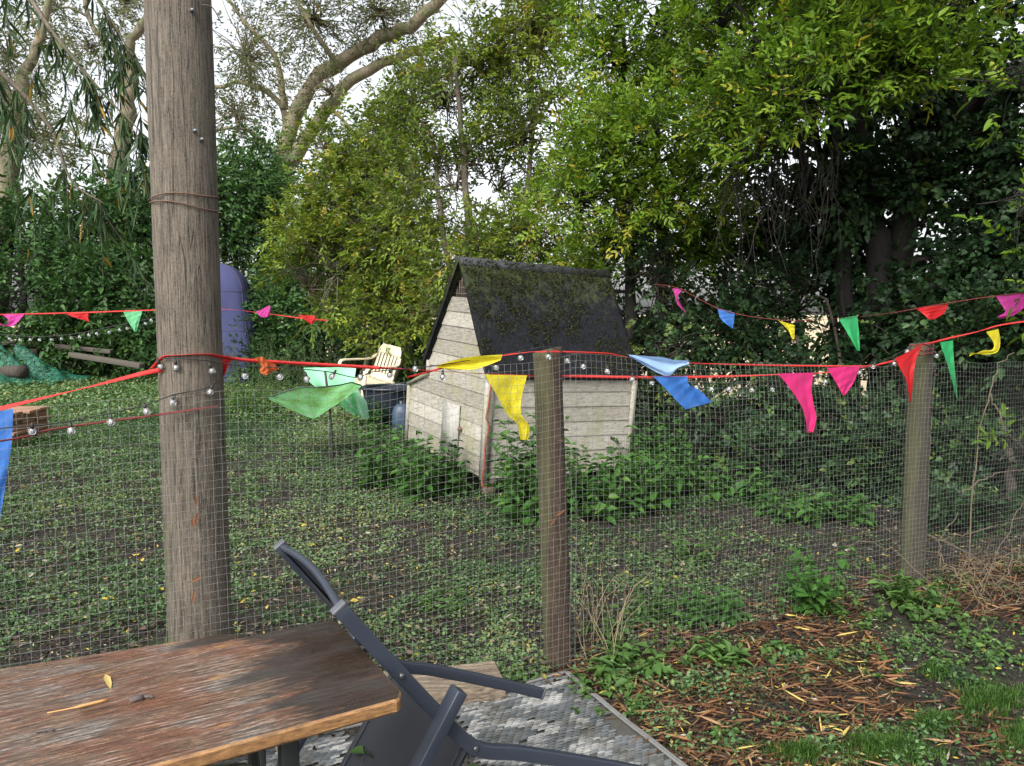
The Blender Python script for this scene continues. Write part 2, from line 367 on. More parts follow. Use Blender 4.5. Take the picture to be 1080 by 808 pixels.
tree('poplar_tree', 'grey mossy trunk at the far left edge, half hidden by drooping leaves', 'tree', atY(-8, 400, 18),
     [(S((-8, 402, 18), (5, 230, 18), (14, 150, 18), (22, 80, 18)), 0.288, 0.160), (S((22, 85, 18), (45, 30, 18), (60, -60, 18)), 0.128, 0.056), (S((18, 120, 18), (-10, 60, 18), (-30, 0, 18)), 0.120, 0.056)],
     [blob(10, 60, 18, 60, 60, 1.5), blob(30, 140, 17.5, 50, 50, 1.2), blob(-30, 100, 18, 60, 90, 2)],
     650, L_willow, M_pale, SPRIG, .5, .12, .045, hole=.4, hs=.8, links=140, link_r=.014, limb_r=.04, tw_r=.004, shell=.6, seed=6)
# left dark hedge, four bushes
tree('hedge_bush', 'dark green bush at the left edge behind the green netting', 'bush', atY(20, 396, 16.47),
     [(S((20, 398, 16.47), (25, 330, 16.59), (20, 260, 16.84)), .1, .05)], [blob(5, 260, 17.08, 75, 60, 1.3), blob(40, 310, 16.23, 85, 70, 1), blob(-60, 320, 16.47, 80, 80, 1.2), blob(20, 365, 15.86, 80, 40, .7)],
     3600, L_hedge, M_dark, PINN, .36, .125, .06, 'bushes along the back of the pen', .34, 1.0, links=120, link_r=.012, seed=11, rnd_mid=.5)
tree('hedge_bush', 'dark green bush between the left edge and the telegraph pole, hazel-like leaves in layers', 'bush', atY(115, 396, 17.08),
     [(S((115, 398, 17.08), (118, 330, 17.08), (110, 250, 17.32)), .12, .05)], [blob(100, 250, 17.45, 75, 62, 1.3), blob(120, 320, 16.59, 70, 60, 1), blob(160, 360, 16.35, 50, 45, .8), blob(80, 365, 16.1, 70, 42, .7), blob(150, 230, 18.3, 60, 50, 1.2)],
     4200, L_hedge, M_dark, PINN, .38, .14, .065, 'bushes along the back of the pen', .34, 1.0, links=120, link_r=.012, seed=12, rnd_mid=.55)
tree('hedge_bush', 'mid green bush above the blue tent, right of the telegraph pole', 'bush', atY(245, 396, 19.52),
     [(S((245, 398, 19.52), (250, 320, 19.52), (245, 230, 19.76)), .12, .05)], [blob(235, 215, 19.76, 60, 55, 1.3), blob(270, 190, 20.74, 50, 45, 1.3), blob(220, 290, 19.03, 55, 65, 1), blob(285, 240, 20.13, 45, 60, 1), blob(215, 355, 18.79, 70, 50, .8)],
     4000, L_hedge, M_dark, PINN, .4, .14, .065, 'bushes along the back of the pen', .34, .9, links=120, link_r=.012, seed=13, rnd_mid=.68)
tree('hedge_bush', 'dark low bush between the blue tent and the cream plastic chair', 'bush', atY(320, 420, 15.5),
     [(S((320, 410, 15.5), (325, 350, 15.5), (330, 300, 15.5)), .1, .05)], [blob(300, 350, 15.5, 45, 50, .8), blob(350, 360, 15.2, 50, 45, .8), blob(410, 365, 14.6, 50, 45, .8), blob(330, 300, 16, 55, 50, .8), blob(460, 370, 14, 40, 50, .7), blob(290, 385, 15, 50, 25, .6)],
     3400, L_hedge, M_dark, PINN, .34, .12, .058, 'bushes along the back of the pen', .3, 1.0, links=120, link_r=.012, seed=16, rnd_mid=.35)
# middle yellowish shrubs
tree('sallow_shrub', 'yellow-green shrub spreading behind the cream plastic chair', 'shrub', atY(397, 405, 12.1),
     [(S((397, 407, 12.1), (392, 340, 12.1), (375, 260, 12.2)), .07, .035), (S((378, 405, 12.0), (392, 350, 12.0), (400, 300, 12.0), (420, 240, 12.0)), .05, .025), (S((402, 405, 12.0), (440, 330, 11.9), (455, 250, 11.9)), .045, .02)],
     [blob(335, 255, 12.7, 52, 52, .8), blob(375, 215, 12.3, 65, 60, .8), blob(325, 305, 12.5, 48, 45, .6), blob(355, 290, 12.0, 65, 60, .7), blob(420, 250, 11.8, 60, 65, .7), blob(420, 330, 11.7, 55, 50, .6), blob(345, 165, 12.5, 40, 40, .6), blob(405, 150, 12.3, 50, 50, .7), blob(440, 290, 12, 50, 50, .5)],
     4300, L_yellow, M_bark, SPRIG, .3, .09, .036, 'shrubs behind the hen house', .42, 1.3, links=800, link_r=.010, limb_r=.02, seed=21, tw_r=.003)
tree('sallow_shrub', 'tall airy yellow-green shrub behind the left slope of the hen house roof', 'shrub', atY(500, 412, 9.6),
     [(S((500, 414, 9.6), (498, 300, 9.6), (490, 180, 9.7), (480, 60, 9.8)), .07, .025), (S((520, 412, 9.6), (545, 280, 9.7), (560, 150, 9.9), (555, 0, 10)), .06, .02), (S((505, 410, 9.6), (470, 260, 9.6), (455, 140, 9.8)), .05, .02)],
     [blob(470, 110, 10, 60, 70, .8), blob(520, 60, 10.2, 60, 70, .8), blob(480, 200, 9.7, 70, 65, .7), blob(550, 150, 9.8, 55, 75, .7), blob(500, 270, 9.4, 70, 55, .7), blob(560, 250, 9.3, 55, 55, .6), blob(440, 200, 9.8, 50, 60, .6), blob(570, 30, 10, 50, 80, .8), blob(540, -70, 10, 110, 60, 1), blob(470, 330, 10.8, 50, 50, .4), blob(590, 200, 9.4, 50, 60, .6), blob(510, 185, 9.9, 45, 45, .4), blob(570, 310, 9.6, 60, 40, .4), blob(430, 130, 10.3, 40, 50, .4), blob(525, 200, 10.4, 50, 50, .4)],
     4700, L_yellow, M_bark, SPRIG, .26, .072, .03, 'shrubs behind the hen house', .47, 1.6, links=700, link_r=.009, limb_r=.018, seed=22, tw_r=.003, shell=.6)
# elders
tree('elder_tree', 'bright green elder leaning over the right end of the hen house roof', 'tree', atY(655, 425, 7.9),
     [(S((655, 428, 7.9), (665, 300, 7.9), (650, 180, 7.8), (660, 60, 7.8)), .07, .03), (S((690, 425, 7.8), (700, 280, 7.7), (690, 140, 7.6), (710, 0, 7.6)), .07, .03)],
     [blob(650, 70, 7.6, 60, 50, .6), blob(640, 150, 7.4, 55, 45, .5), blob(610, 215, 7.5, 55, 40, .5), blob(690, 145, 7.0, 70, 45, .5), blob(665, 215, 7.3, 60, 45, .5), blob(720, 200, 7.2, 60, 50, .5), blob(700, 30, 7.5, 80, 55, .7), blob(640, -10, 7.7, 60, 50, .6), blob(690, -90, 7.5, 130, 60, 1), blob(640, 265, 7.8, 70, 40, .4), blob(740, 90, 7.3, 60, 50, .5), blob(690, 275, 8.0, 60, 35, .35), blob(625, 300, 8.3, 45, 35, .3), blob(760, 170, 7.6, 50, 45, .35), blob(745, 235, 7.8, 50, 40, .35)],
     6200, L_elder, M_dark, PINN7, .16, .066, .023, 'elders over the fence', .38, 1.7, links=350, link_r=.008, limb_r=.022, seed=31, droop=.06, up=.7)
tree('elder_tree', 'bright elder spray hanging forward at top right with a few yellow leaves', 'tree', atY(870, 470, 8.0),
     [(S((870, 472, 8.0), (880, 330, 8.0), (868, 200, 7.9), (850, 60, 6.4)), .05, .03), (S((868, 220, 7.9), (820, 100, 6.2), (790, 20, 6)), .04, .02), (S((865, 180, 7.9), (900, 60, 6.2), (940, -20, 6)), .045, .02)],
     [blob(850, 100, 5.6, 70, 50, .45), blob(800, 50, 5.9, 65, 55, .5), blob(900, 40, 5.7, 70, 50, .5), blob(830, 160, 5.8, 60, 28, .35), blob(780, 120, 6.2, 55, 45, .4), blob(950, 70, 5.6, 60, 40, .4), blob(870, -40, 5.8, 120, 45, .8), blob(1000, 20, 5.6, 60, 50, .5), blob(900, -120, 5.5, 200, 70, 1.4), blob(760, 30, 6.4, 50, 60, .5)],
     4500, L_elder, M_dark, PINN7, .155, .064, .023, 'elders over the fence', .38, 1.8, links=350, link_r=.008, limb_r=.02, seed=32, rnd_mid=.55, droop=.06, up=.7)
eld = bpy.data.objects['elder_tree.001']; m = MB()
for k in range(90):
    a = atY(rng.uniform(770, 880), rng.uniform(110, 200), rng.uniform(6.0, 6.6)); ln = rng.uniform(.3, .9)
    m.tubes(path([a, a + np.array([rng.normal(0, .08), rng.normal(0, .05), -ln * .5]), a + np.array([rng.normal(0, .12), rng.normal(0, .08), -ln])], 8, .01), np.linspace(.004, .0015, 8), 4)
m.obj('dead_vines', plain('dead_vine', (.018, .014, .011), .9, 0, .4), eld)
tree('ivy_tree', 'dark ivy-clad tree with a thick limb reaching right, behind the right fence post', 'tree', atY(930, 520, 7.3),
     [(S((935, 520, 7.2), (930, 360, 7.3), (925, 230, 7.4), (905, 110, 7.5), (890, -30, 7.5)), .17, .08), (S((930, 400, 7.3), (952, 240, 7.3), (985, 150, 7.2), (1050, 85, 7.0), (1120, 40, 6.9)), .13, .07), (S((905, 500, 7.4), (890, 300, 7.5), (885, 160, 7.6), (870, 20, 7.6)), .09, .05)],
     [blob(1030, 170, 7.4, 80, 80, .7), blob(1050, 280, 6.7, 70, 90, .6), blob(975, 330, 6.8, 50, 80, .5), blob(900, 250, 7.8, 60, 80, .5), blob(960, 60, 7.6, 110, 80, .9), blob(1110, 160, 6.8, 70, 140, .9), blob(960, -80, 7.5, 220, 90, 1.8), blob(850, 240, 8, 55, 60, .5), blob(1010, 400, 6.5, 70, 60, .5), blob(928, 330, 7.1, 26, 90, .22), blob(905, 180, 7.3, 30, 80, .25), blob(890, 340, 7.3, 24, 90, .2), blob(975, 180, 7.1, 30, 45, .22), blob(800, 130, 8.2, 60, 60, .4)],
     7600, L_ivy, M_dark, SPRIG, .24, .075, .055, 'dark hedge on the right', .36, 1.7, links=500, link_r=.008, limb_r=.03, seed=33, rnd_mid=.35, droop=.35)
M_mid = bark('bark_mid', (.015, .012, .009), (.06, .048, .035), 6)
UN = [('dark ivy bush outside the right edge, hidden past the last fence mesh', 1190, 620, 5.6, [blob(1190, 420, 5.8, 80, 120, .5), blob(1200, 540, 5.5, 80, 70, .4), blob(1180, 280, 6.2, 80, 90, .5)]), ('ivy bush far outside the right edge of the view', 1340, 640, 5.6, [blob(1330, 420, 5.8, 90, 130, .5), blob(1350, 540, 5.5, 90, 80, .4)]),
      ('dark leafy bush right behind the rear end of the hen house', 745, 540, 7.4, [blob(740, 270, 8.3, 70, 55, .5), blob(710, 340, 8, 60, 50, .4), blob(770, 340, 7.8, 65, 60, .4), blob(745, 440, 7.2, 75, 75, .4), blob(690, 300, 7.5, 40, 60, .3), blob(700, 380, 7.3, 45, 45, .3), blob(765, 205, 8.5, 60, 55, .4), blob(810, 255, 8.2, 60, 60, .4), blob(660, 340, 8.4, 50, 60, .4), blob(695, 350, 8.6, 45, 60, .3), blob(650, 400, 8.2, 50, 40, .3), blob(720, 500, 7.0, 60, 40, .35)]),
      ('dark ivy bush behind the sagging fence mesh, under the green pennant', 850, 545, 6.8, [blob(840, 330, 7.6, 65, 60, .4), blob(785, 360, 7.4, 55, 50, .35), blob(830, 420, 7.0, 70, 60, .4), blob(880, 470, 6.6, 70, 65, .4), blob(815, 495, 6.6, 60, 45, .35)]),
      ('dark ivy bush behind the right fence post', 960, 570, 6.1, [blob(955, 400, 6.3, 55, 65, .35), blob(950, 490, 6.0, 60, 65, .35), blob(1000, 500, 5.8, 55, 70, .35)]),
      ('dark ivy bush at the right edge beyond the fence, below the magenta pennant', 1060, 600, 5.5, [blob(1050, 380, 5.8, 60, 70, .4), blob(1060, 480, 5.4, 60, 80, .4), blob(1110, 420, 5.4, 50, 140, .5), blob(1040, 545, 5.2, 70, 40, .3)])]
for i, (lab, px, py, d, bl) in enumerate(UN):
    tree('ivy_bush', lab, 'bush', atY(px, py, d), [(S((px, py + 5, d), (px + 5, py - 100, d), (px - 10, py - 190, d + .2)), .05, .02), (S((px + 15, py, d), (px + 40, py - 120, d), (px + 30, py - 200, d + .2)), .03, .012)], bl, 1950, L_ivy, M_mid, SPRIG, .2, .058, .04,
         'dark hedge on the right', .46, 2.4, rnd_sd=.32, links=600, link_r=.0055, limb_r=.014, seed=40 + i, rnd_mid=.4, droop=.3)
tree('elder_bush', 'elder bush outside the right edge, single leafy twigs reaching in', 'bush', atY(1250, 620, 4.6),
     [(S((1250, 640, 4.6), (1230, 400, 4.6), (1200, 150, 4.7)), .05, .025)], [blob(1085, 210, 4.7, 30, 60, .25), blob(1075, 90, 4.8, 40, 50, .3), blob(1068, 470, 4.4, 18, 10, .08), blob(1150, 250, 4.7, 40, 160, .4)],
     130, L_elder, M_dark, PINN7, .17, .07, .024, 'elders over the fence', .3, 2, links=60, link_r=.005, limb_r=.01, seed=50, rnd_mid=.4)
# trailing strands, upper left
t = thing('willow_tree', atY(-420, 560, 3.6), 'drooping long-leaved branches hanging in at the top left corner', 'tree')
tr = MB(); br = MB(); cr = MB()
tr.tubes(path(S((-420, 640, 3.6), (-400, 200, 3.7), (-360, -150, 3.8)), 14), np.linspace(.16, .1, 14), 9); tr.obj('trunk', M_bark, t, True)
for pts, nst in [(((-360, -120, 3.8), (-150, -90, 3.7), (0, -30, 3.6), (60, 40, 3.5), (110, 100, 3.5), (150, 140, 3.5)), 27), (((-360, -60, 3.8), (-150, -20, 3.7), (-20, 60, 3.6), (50, 130, 3.6), (75, 190, 3.6), (110, 215, 3.6)), 14),
                 (((-200, -120, 3.7), (0, -80, 3.9), (60, -60, 3.9), (110, 10, 3.9), (140, 60, 3.9)), 15), (((-200, -60, 3.8), (-60, 20, 4), (0, 90, 4), (10, 150, 4)), 10)]:
    Q = path(S(*pts), 40); br.tubes(Q, np.linspace(.02, .0025, 40), 5)
    j = rng.integers(14, 40, nst); A = Q[j]
    for a in A:
        ln = rng.uniform(.12, .42); d0 = nrm(np.array([rng.normal(.25, .35), rng.normal(0, .3), -.9]))
        tt = np.linspace(0, 1, 7)[:, None]; q = a + d0 * ln * tt + np.array([0, 0, -1.]) * ln * .35 * tt ** 2
        br.tubes(q, np.linspace(.0022, .001, 7), 3, False)
        m = int(ln * 75); u = rng.random(m); b = a + d0 * ln * u[:, None] - np.array([0, 0, 1.]) * ln * .35 * u[:, None] ** 2
        dd = nrm(rng.normal(0, .45, (m, 3)) + np.array([.1, 0, -1.1]))
        cr.leaves(b, dd, rng.normal(0, 1, (m, 3)), rng.uniform(.06, .13, m), rng.uniform(.008, .014, m), np.clip(rng.normal(.5, .25, m), 0, 1), .15, .1)
br.obj('branches', M_bark, t); cr.obj('leaves', L_strand, t)

# ------------------------------------------------------------------ hen house (fitted pose)
K_o = np.array([-.1618, 5.9, .9716]); yaw, tl, tw = .5241, -.0482, .0502
KL = np.array([math.cos(yaw) * math.cos(tl), math.sin(yaw) * math.cos(tl), math.sin(tl)])
KW = np.array([-math.sin(yaw) * math.cos(tw), math.cos(yaw) * math.cos(tw), math.sin(tw)]); KU = np.cross(KL, KW)
LEN, WID, HR, OV = 1.42, 1.15, .87, .055
def q(l, w_, u): return K_o + KL * l + KW * w_ + KU * u
base = q(LEN / 2, WID / 2, 0); base[2] = 0
hen = thing('hen_house', base, 'weathered white boarded hen house with steep mossy black felt roof', 'hen house')
M_board, nt, bs = newmat('white_weathered_boards')
v = coords(nt, (1, 1, 1)); at = node(nt, 'ShaderNodeAttribute', attribute_name='rnd')
n1 = noise(nt, coords(nt, (2.5, 2.5, 16)), 5, 6, .7); n2 = noise(nt, v, 3.2, 4); n3 = noise(nt, v, 30, 5, .7)
r = ramp(nt, [(.25, (.1, .092, .078)), (.42, (.215, .198, .163)), (.62, (.33, .31, .265)), (.85, (.42, .4, .36))]); nt.links.new(mathn(nt, 'ADD', mathn(nt, 'MULTIPLY', n1, .75), mathn(nt, 'MULTIPLY', at.outputs['Fac'], .28)), r.inputs[0])
r2 = ramp(nt, [(.5, (0, 0, 0)), (.7, (.75, .75, .75))]); nt.links.new(n2, r2.inputs[0])
col = mix(nt, r2.outputs[0], r.outputs[0], (.2, .2, .1))
r3 = ramp(nt, [(.56, (0, 0, 0)), (.66, (.85, .85, .85))]); nt.links.new(n3, r3.inputs[0])
col = mix(nt, r3.outputs[0], col, (.13, .12, .1))
nt.links.new(col, bs.inputs['Base Color']); bs.inputs['Roughness'].default_value = .85; bump(nt, bs, n1, .6, .006)
M_felt, nt, bs = newmat('mossy_roof_felt')
v = coords(nt); n1 = noise(nt, v, 5.5, 5, .65); n2 = noise(nt, v, 42, 4, .7)
r = ramp(nt, [(.35, (.005, .0055, .007)), (.75, (.018, .019, .023))]); nt.links.new(n2, r.inputs[0])
sep = nt.nodes.new('ShaderNodeSeparateXYZ'); nt.links.new(v, sep.inputs[0])
hi = mathn(nt, 'MULTIPLY', mathn(nt, 'SUBTRACT', sep.outputs[2], 1.42), .34)          # moss has spread from the ridge down
n7 = noise(nt, coords(nt, (16, 16, 2.2)), 1.4, 5, .65); mk = mathn(nt, 'ADD', mathn(nt, 'ADD', mathn(nt, 'MULTIPLY', n7, .5), mathn(nt, 'MULTIPLY', mathn(nt, 'ADD', n2, n1), .25)), hi)
r2 = ramp(nt, [(.52, (0, 0, 0)), (.68, (.8, .8, .8))]); nt.links.new(mk, r2.inputs[0])
col = mix(nt, r2.outputs[0], r.outputs[0], (.046, .058, .021))
nt.links.new(col, bs.inputs['Base Color']); bs.inputs['Roughness'].default_value = .95; bs.inputs['Specular IOR Level'].default_value = .15; bump(nt, bs, n2, .9, .012)
M_moss = leafmat('moss', [(0, (.012, .015, .005)), (.5, (.035, .042, .012)), (1, (.08, .085, .02))], .1, .9, .1)
M_vent_dark = plain('painted_vent_dark', (.02, .018, .015), .9)
BH = .124
def lims(u):                                               # gable outline: right and left limit at height u
    if u >= 0: k = WID / 2 * u / HR; return k, WID - k
    if u > -.13: return 0, WID
    return 0, WID + min(.40, (-.13 - u) / .15 * .40)
gw = MB(); u1 = .665 * HR; nb = 0
while u1 > -.80:
    u0 = max(u1 - BH, -.82)
    cuts = sorted({u0 + .004, u1} | {c for c in (0., -.13, -.28) if u0 + .004 < c < u1})
    rr = rng.random()
    for a, b in zip(cuts[:-1], cuts[1:]):
        e = lambda u: -.002 - .008 * (u1 - u) / BH
        (ra, la), (rb, lb) = lims(a + 1e-6), lims(b - 1e-6)
        n_ = 6
        for k in range(n_):
            f0, f1 = k / n_, (k + 1) / n_
            p = [q(e(a), lerp(ra, la, f0), a), q(e(a), lerp(ra, la, f1), a), q(e(b), lerp(rb, lb, f1), b), q(e(b), lerp(rb, lb, f0), b)]
            gw.poly(p[::-1], rr)
        if a == cuts[0]: gw.poly([q(e(a), ra, a), q(.02, ra, a), q(.02, la, a), q(e(a), la, a)], rr)
    u1 -= BH; nb += 1
# backing so that the gable has depth
ol = [(0, -.82), (0, 0), (WID / 2 * .665, .665 * HR), (WID - WID / 2 * .665, .665 * HR), (WID, 0), (WID, -.13), (WID + .40, -.28), (WID + .40, -.82)]
gw.poly([q(.025, a, b) for a, b in ol]); gw.obj('gable_wall', M_board, hen)
sw = MB(); u1 = -.01
while u1 > -.80:
    u0 = max(u1 - BH, -.82); rr = rng.random() * .8 + .2; a, b = u0 + .004, u1
    for k in range(8):
        f0, f1 = LEN * k / 8, LEN * (k + 1) / 8
        sw.poly([q(f0, -.009, a), q(f1, -.009, a), q(f1, -.002, b), q(f0, -.002, b)], rr)
    sw.poly([q(0, -.009, a), q(0, .02, a), q(LEN, .02, a), q(LEN, -.009, a)][::-1], rr)
    u1 -= BH
sw.poly([q(0, .025, -.82), q(LEN, .025, -.82), q(LEN, .025, 0), q(0, .025, 0)])
sw.obj('side_wall', M_board, hen)
rw = MB()
rw.poly([q(LEN, a, b) for a, b in [(0, -.82), (0, 0), (WID / 2, HR * .97), (WID, 0), (WID, -.82)]][::-1], .4)
rw.poly([q(0, WID, -.13), q(0, WID, 0), q(LEN, WID, 0), q(LEN, WID, -.13)], .4)
rw.poly([q(0, WID + .4, -.82), q(0, WID + .4, -.28), q(LEN * .95, WID + .4, -.28), q(LEN * .95, WID + .4, -.82)], .4)
rw.poly([q(.03, 0, -.81), q(LEN, 0, -.81), q(LEN, WID, -.81), q(.03, WID, -.81)], .2)
rw.obj('rear_wall', M_board, hen)
op = MB(); op.poly([q(.03, WID / 2 * .66, .66 * HR), q(.03, WID - WID / 2 * .66, .66 * HR), q(.03, WID / 2, HR * .98)][::-1])  # dark sheet behind the vent mesh; interior shade is put into its colour
op.obj('vent_dark_panel', M_vent_dark, hen)
vg = MB()
for k in range(9):
    ww = lerp(WID / 2 * .7, WID - WID / 2 * .7, k / 8); top = HR * .96 * (1 - abs(ww - WID / 2) / (WID / 2))
    vg.tubes([q(.012, ww, .64 * HR), q(.012, ww, max(top, .66 * HR))], .003, 4)
for uu in (.7, .76, .82): vg.tubes([q(.01, WID / 2 * uu, uu * HR), q(.01, WID - WID / 2 * uu, uu * HR)], .003, 4)
vg.obj('vent_mesh', plain('rust_wire', (.16, .11, .08), .7), hen)
for sgn, nm in ((0, 'near'), (1, 'far')):                  # the two roof slopes
    rf = MB(); NL, NU = 46, 30
    A, B_ = np.meshgrid(np.linspace(-OV, LEN + OV * .4, NL), np.linspace(0, 1.035, NU))
    uu = HR * (1 - B_); ww = WID / 2 * (1 - B_)
    w1 = WID / 2 - (WID / 2) * B_ if sgn == 0 else WID / 2 + (WID / 2) * B_
    no = nrm(np.array([0, -HR if sgn == 0 else HR, WID / 2])); hN = KW * no[1] + KU * no[2]
    th = .032 + .012 * fbm(A * 5, B_ * 5, 4) + .010 * fbm(A * 22, B_ * 22, 8)
    th = th - .02 * np.clip((B_ - 1.0) * 20, 0, 1)
    Pt = K_o + KL * A[..., None] + KW * w1[..., None] + KU * uu[..., None]
    top = Pt + hN * th[..., None]; bot = Pt + hN * .002
    i = np.arange(NL * NU).reshape(NU, NL); F = np.stack([i[:-1, :-1], i[:-1, 1:], i[1:, 1:], i[1:, :-1]], -1).reshape(-1, 4)
    if sgn: F = F[:, ::-1]
    rf.add(np.concatenate([top.reshape(-1, 3), bot.reshape(-1, 3)]), np.concatenate([F[:, ::-1], F + NL * NU]))
    ed = np.concatenate([i[0], i[1:, -1], i[-1, -2::-1], i[-2:0:-1, 0]]); e2 = np.roll(ed, -1)
    rf.f[4].append((np.stack([ed, e2, e2 + NL * NU, ed + NL * NU], 1), np.full(len(ed), .5)))
    ro = rf.obj('roof_slope', M_felt, hen, True)
    if sgn == 0:
        ms = MB(); n = 2600; a = rng.uniform(-OV, LEN + OV * .3, n); b = rng.random(n) ** 1.2
        keep = fbm(a * 6, b * 5, 30) + .25 * (1 - b) > .56; a, b = a[keep], b[keep]
        p = K_o + KL * a[:, None] + KW * (WID / 2 * (1 - b))[:, None] + KU * (HR * (1 - b))[:, None] + hN * .04
        P_ = np.repeat(p, 9, 0) + rng.normal(0, .011, (len(p) * 9, 3)) - hN * .003
        ms.kites(P_, hN + rng.normal(0, .7, P_.shape), rng.normal(0, 1, P_.shape), rng.uniform(.01, .022, len(P_)), .01, np.clip(rng.normal(.4, .3, len(P_)), 0, 1))
        ms.obj('moss', M_moss, ro)
rc = MB()
for sg in (-1, 1):
    no = nrm(KW * sg * HR + KU * WID / 2); dn = nrm(KW * sg * WID / 2 - KU * HR)
    c0 = q(LEN / 2 - .01, WID / 2, HR) + dn * .055 + no * .043
    rc.box(c0 - dn * .03, KL, dn, no, LEN / 2 + .05, .038, .005)
rc.obj('ridge_cap', plain('ridge_felt', (.022, .024, .03), .8, 0, .4, 30, .3), hen)
tr_ = MB()
tr_.box(q(-.02, .018, -.42), KL, KW, KU, .008, .03, .41, .6); tr_.box(q(.0, -.02, -.42), KL, KW, KU, .024, .008, .41, .3)
tr_.obj('corner_board', M_board, hen)
tb = MB(); tb.box(q(LEN - .02, -.02, -.42), KL, KW, KU, .025, .008, .4, .5); tb.obj('corner_board', M_board, hen)
for (w0, u0_, w1_, u1_) in ((WID - .01, 0, WID - .01, -.14), (WID - .01, -.12, WID + .43, -.275), (WID + .405, -.28, WID + .405, -.81)):
    e = MB(); a = q(-.012, w0, u0_); b = q(-.012, w1_, u1_); d = nrm(b - a); e.box((a + b) / 2, d, KL, np.cross(d, KL), np.linalg.norm(b - a) / 2, .022, .014)
    if w1_ > w0:
        e.box(q(LEN * .47, (w0 + w1_) / 2, (u0_ + u1_) / 2 - .004), d, KL, np.cross(d, KL), np.linalg.norm(b - a) / 2, LEN * .48, .008); e.obj('nest_box_lid', plain('mossy_wood', (.15, .15, .09), .9, 0, .4), hen)
    else: e.obj('edge_trim', M_board, hen)
pt = MB(); pt.box(q(-.021, .62, -.53), KL, KW, KU, .006, .16, .22, .98); pt.obj('hatch_panel', plain('white_paint_board', (.27, .26, .235), .85, 0, .5), hen)
kb = MB(); kb.tubes([q(-.02, .43, -.50), q(-.04, .43, -.50)], [.024, .015], 8); kb.obj('knob', plain('rust', (.12, .06, .035), .8, 0, .4), hen)
for l, ww in ((.06, .04), (LEN - .08, .05), (.06, WID), (LEN - .1, WID)):
    lg = MB(); c = q(l, ww, -.82); lg.box((c[0], c[1], c[2] / 2 - .02), nrm([KL[0], KL[1], 0]), nrm([KW[0], KW[1], 0]), (0, 0, 1), .045, .045, c[2] / 2 + .03); lg.obj('leg', M_bark, hen)
cd = MB(); cd.tubes(path([q(-.02, -.05, -.03), q(-.03, -.05, -.3), q(-.03, -.055, -.6), q(-.05, -.06, -.83), q(-.03, -.1, -.86)], 16, .004), .009, 6)
tag(cd.obj('cord', plain('red_brown_cord', (.17, .045, .025), .85, 0, .5, 60)), 'rust red cord hanging down the near corner of the hen house', 'cord')

# ------------------------------------------------------------------ telegraph pole and fence posts
def woodpost(name, greenside, tint=(.16, .135, .105), light=(.30, .26, .205)):
    m, nt, bs = newmat(name)
    v = coords(nt); n1 = noise(nt, coords(nt, (70, 70, 3.5)), 3.2, 6, .75); n2 = noise(nt, v, 3, 3); n3 = noise(nt, coords(nt, (16, 16, .45)), 3, 2, .5)
    r = ramp(nt, [(.38, tuple(c * .22 for c in tint)), (.48, tint), (.63, light)]); nt.links.new(n1, r.inputs[0])
    n9 = noise(nt, v, 160, 3, .7); n1 = mathn(nt, 'ADD', mathn(nt, 'MULTIPLY', n1, .72), mathn(nt, 'MULTIPLY', n9, .28)); nt.links.new(n1, r.inputs[0])
    crack = ramp(nt, [(.485, (0, 0, 0)), (.5, (1, 1, 1)), (.515, (0, 0, 0))]); nt.links.new(n3, crack.inputs[0])
    col = mix(nt, mathn(nt, 'MULTIPLY', crack.outputs[0], .85), r.outputs[0], (.02, .016, .012))
    sep = nt.nodes.new('ShaderNodeSeparateXYZ'); nt.links.new(v, sep.inputs[0])
    gm = mathn(nt, 'ADD', mathn(nt, 'MULTIPLY', sep.outputs[0], greenside[0]), mathn(nt, 'ADD', mathn(nt, 'MULTIPLY', sep.outputs[2], greenside[1]), mathn(nt, 'MULTIPLY', n2, .9)))
    r2 = ramp(nt, [(greenside[2], (0, 0, 0)), (greenside[2] + .25, (.75, .75, .75))]); nt.links.new(gm, r2.inputs[0])
    col = mix(nt, mathn(nt, 'MULTIPLY', r2.outputs[0], mathn(nt, 'MULTIPLY', n1, 1.5)), col, (.06, .064, .022))
    nt.links.new(col, bs.inputs['Base Color']); bs.inputs['Roughness'].default_value = .88
    bump(nt, bs, mathn(nt, 'SUBTRACT', n1, mathn(nt, 'MULTIPLY', crack.outputs[0], .6)), .8, .006); return m
M_pole = woodpost('old_pole_wood', (-4.0, -.42, .34), (.088, .073, .055), (.17, .144, .11)); M_post = woodpost('fence_post_wood', (-9, 0, .86), (.034, .02, .011), (.085, .056, .034)); M_post2 = woodpost('green_post_wood', (-7, .1, .6), (.03, .025, .018), (.075, .062, .042))
M_wire = plain('galvanised_wire', (.2, .204, .195), .5, .3, .5, 40)
M_rust = plain('rusty_wire', (.13, .075, .05), .7, .3, .3)
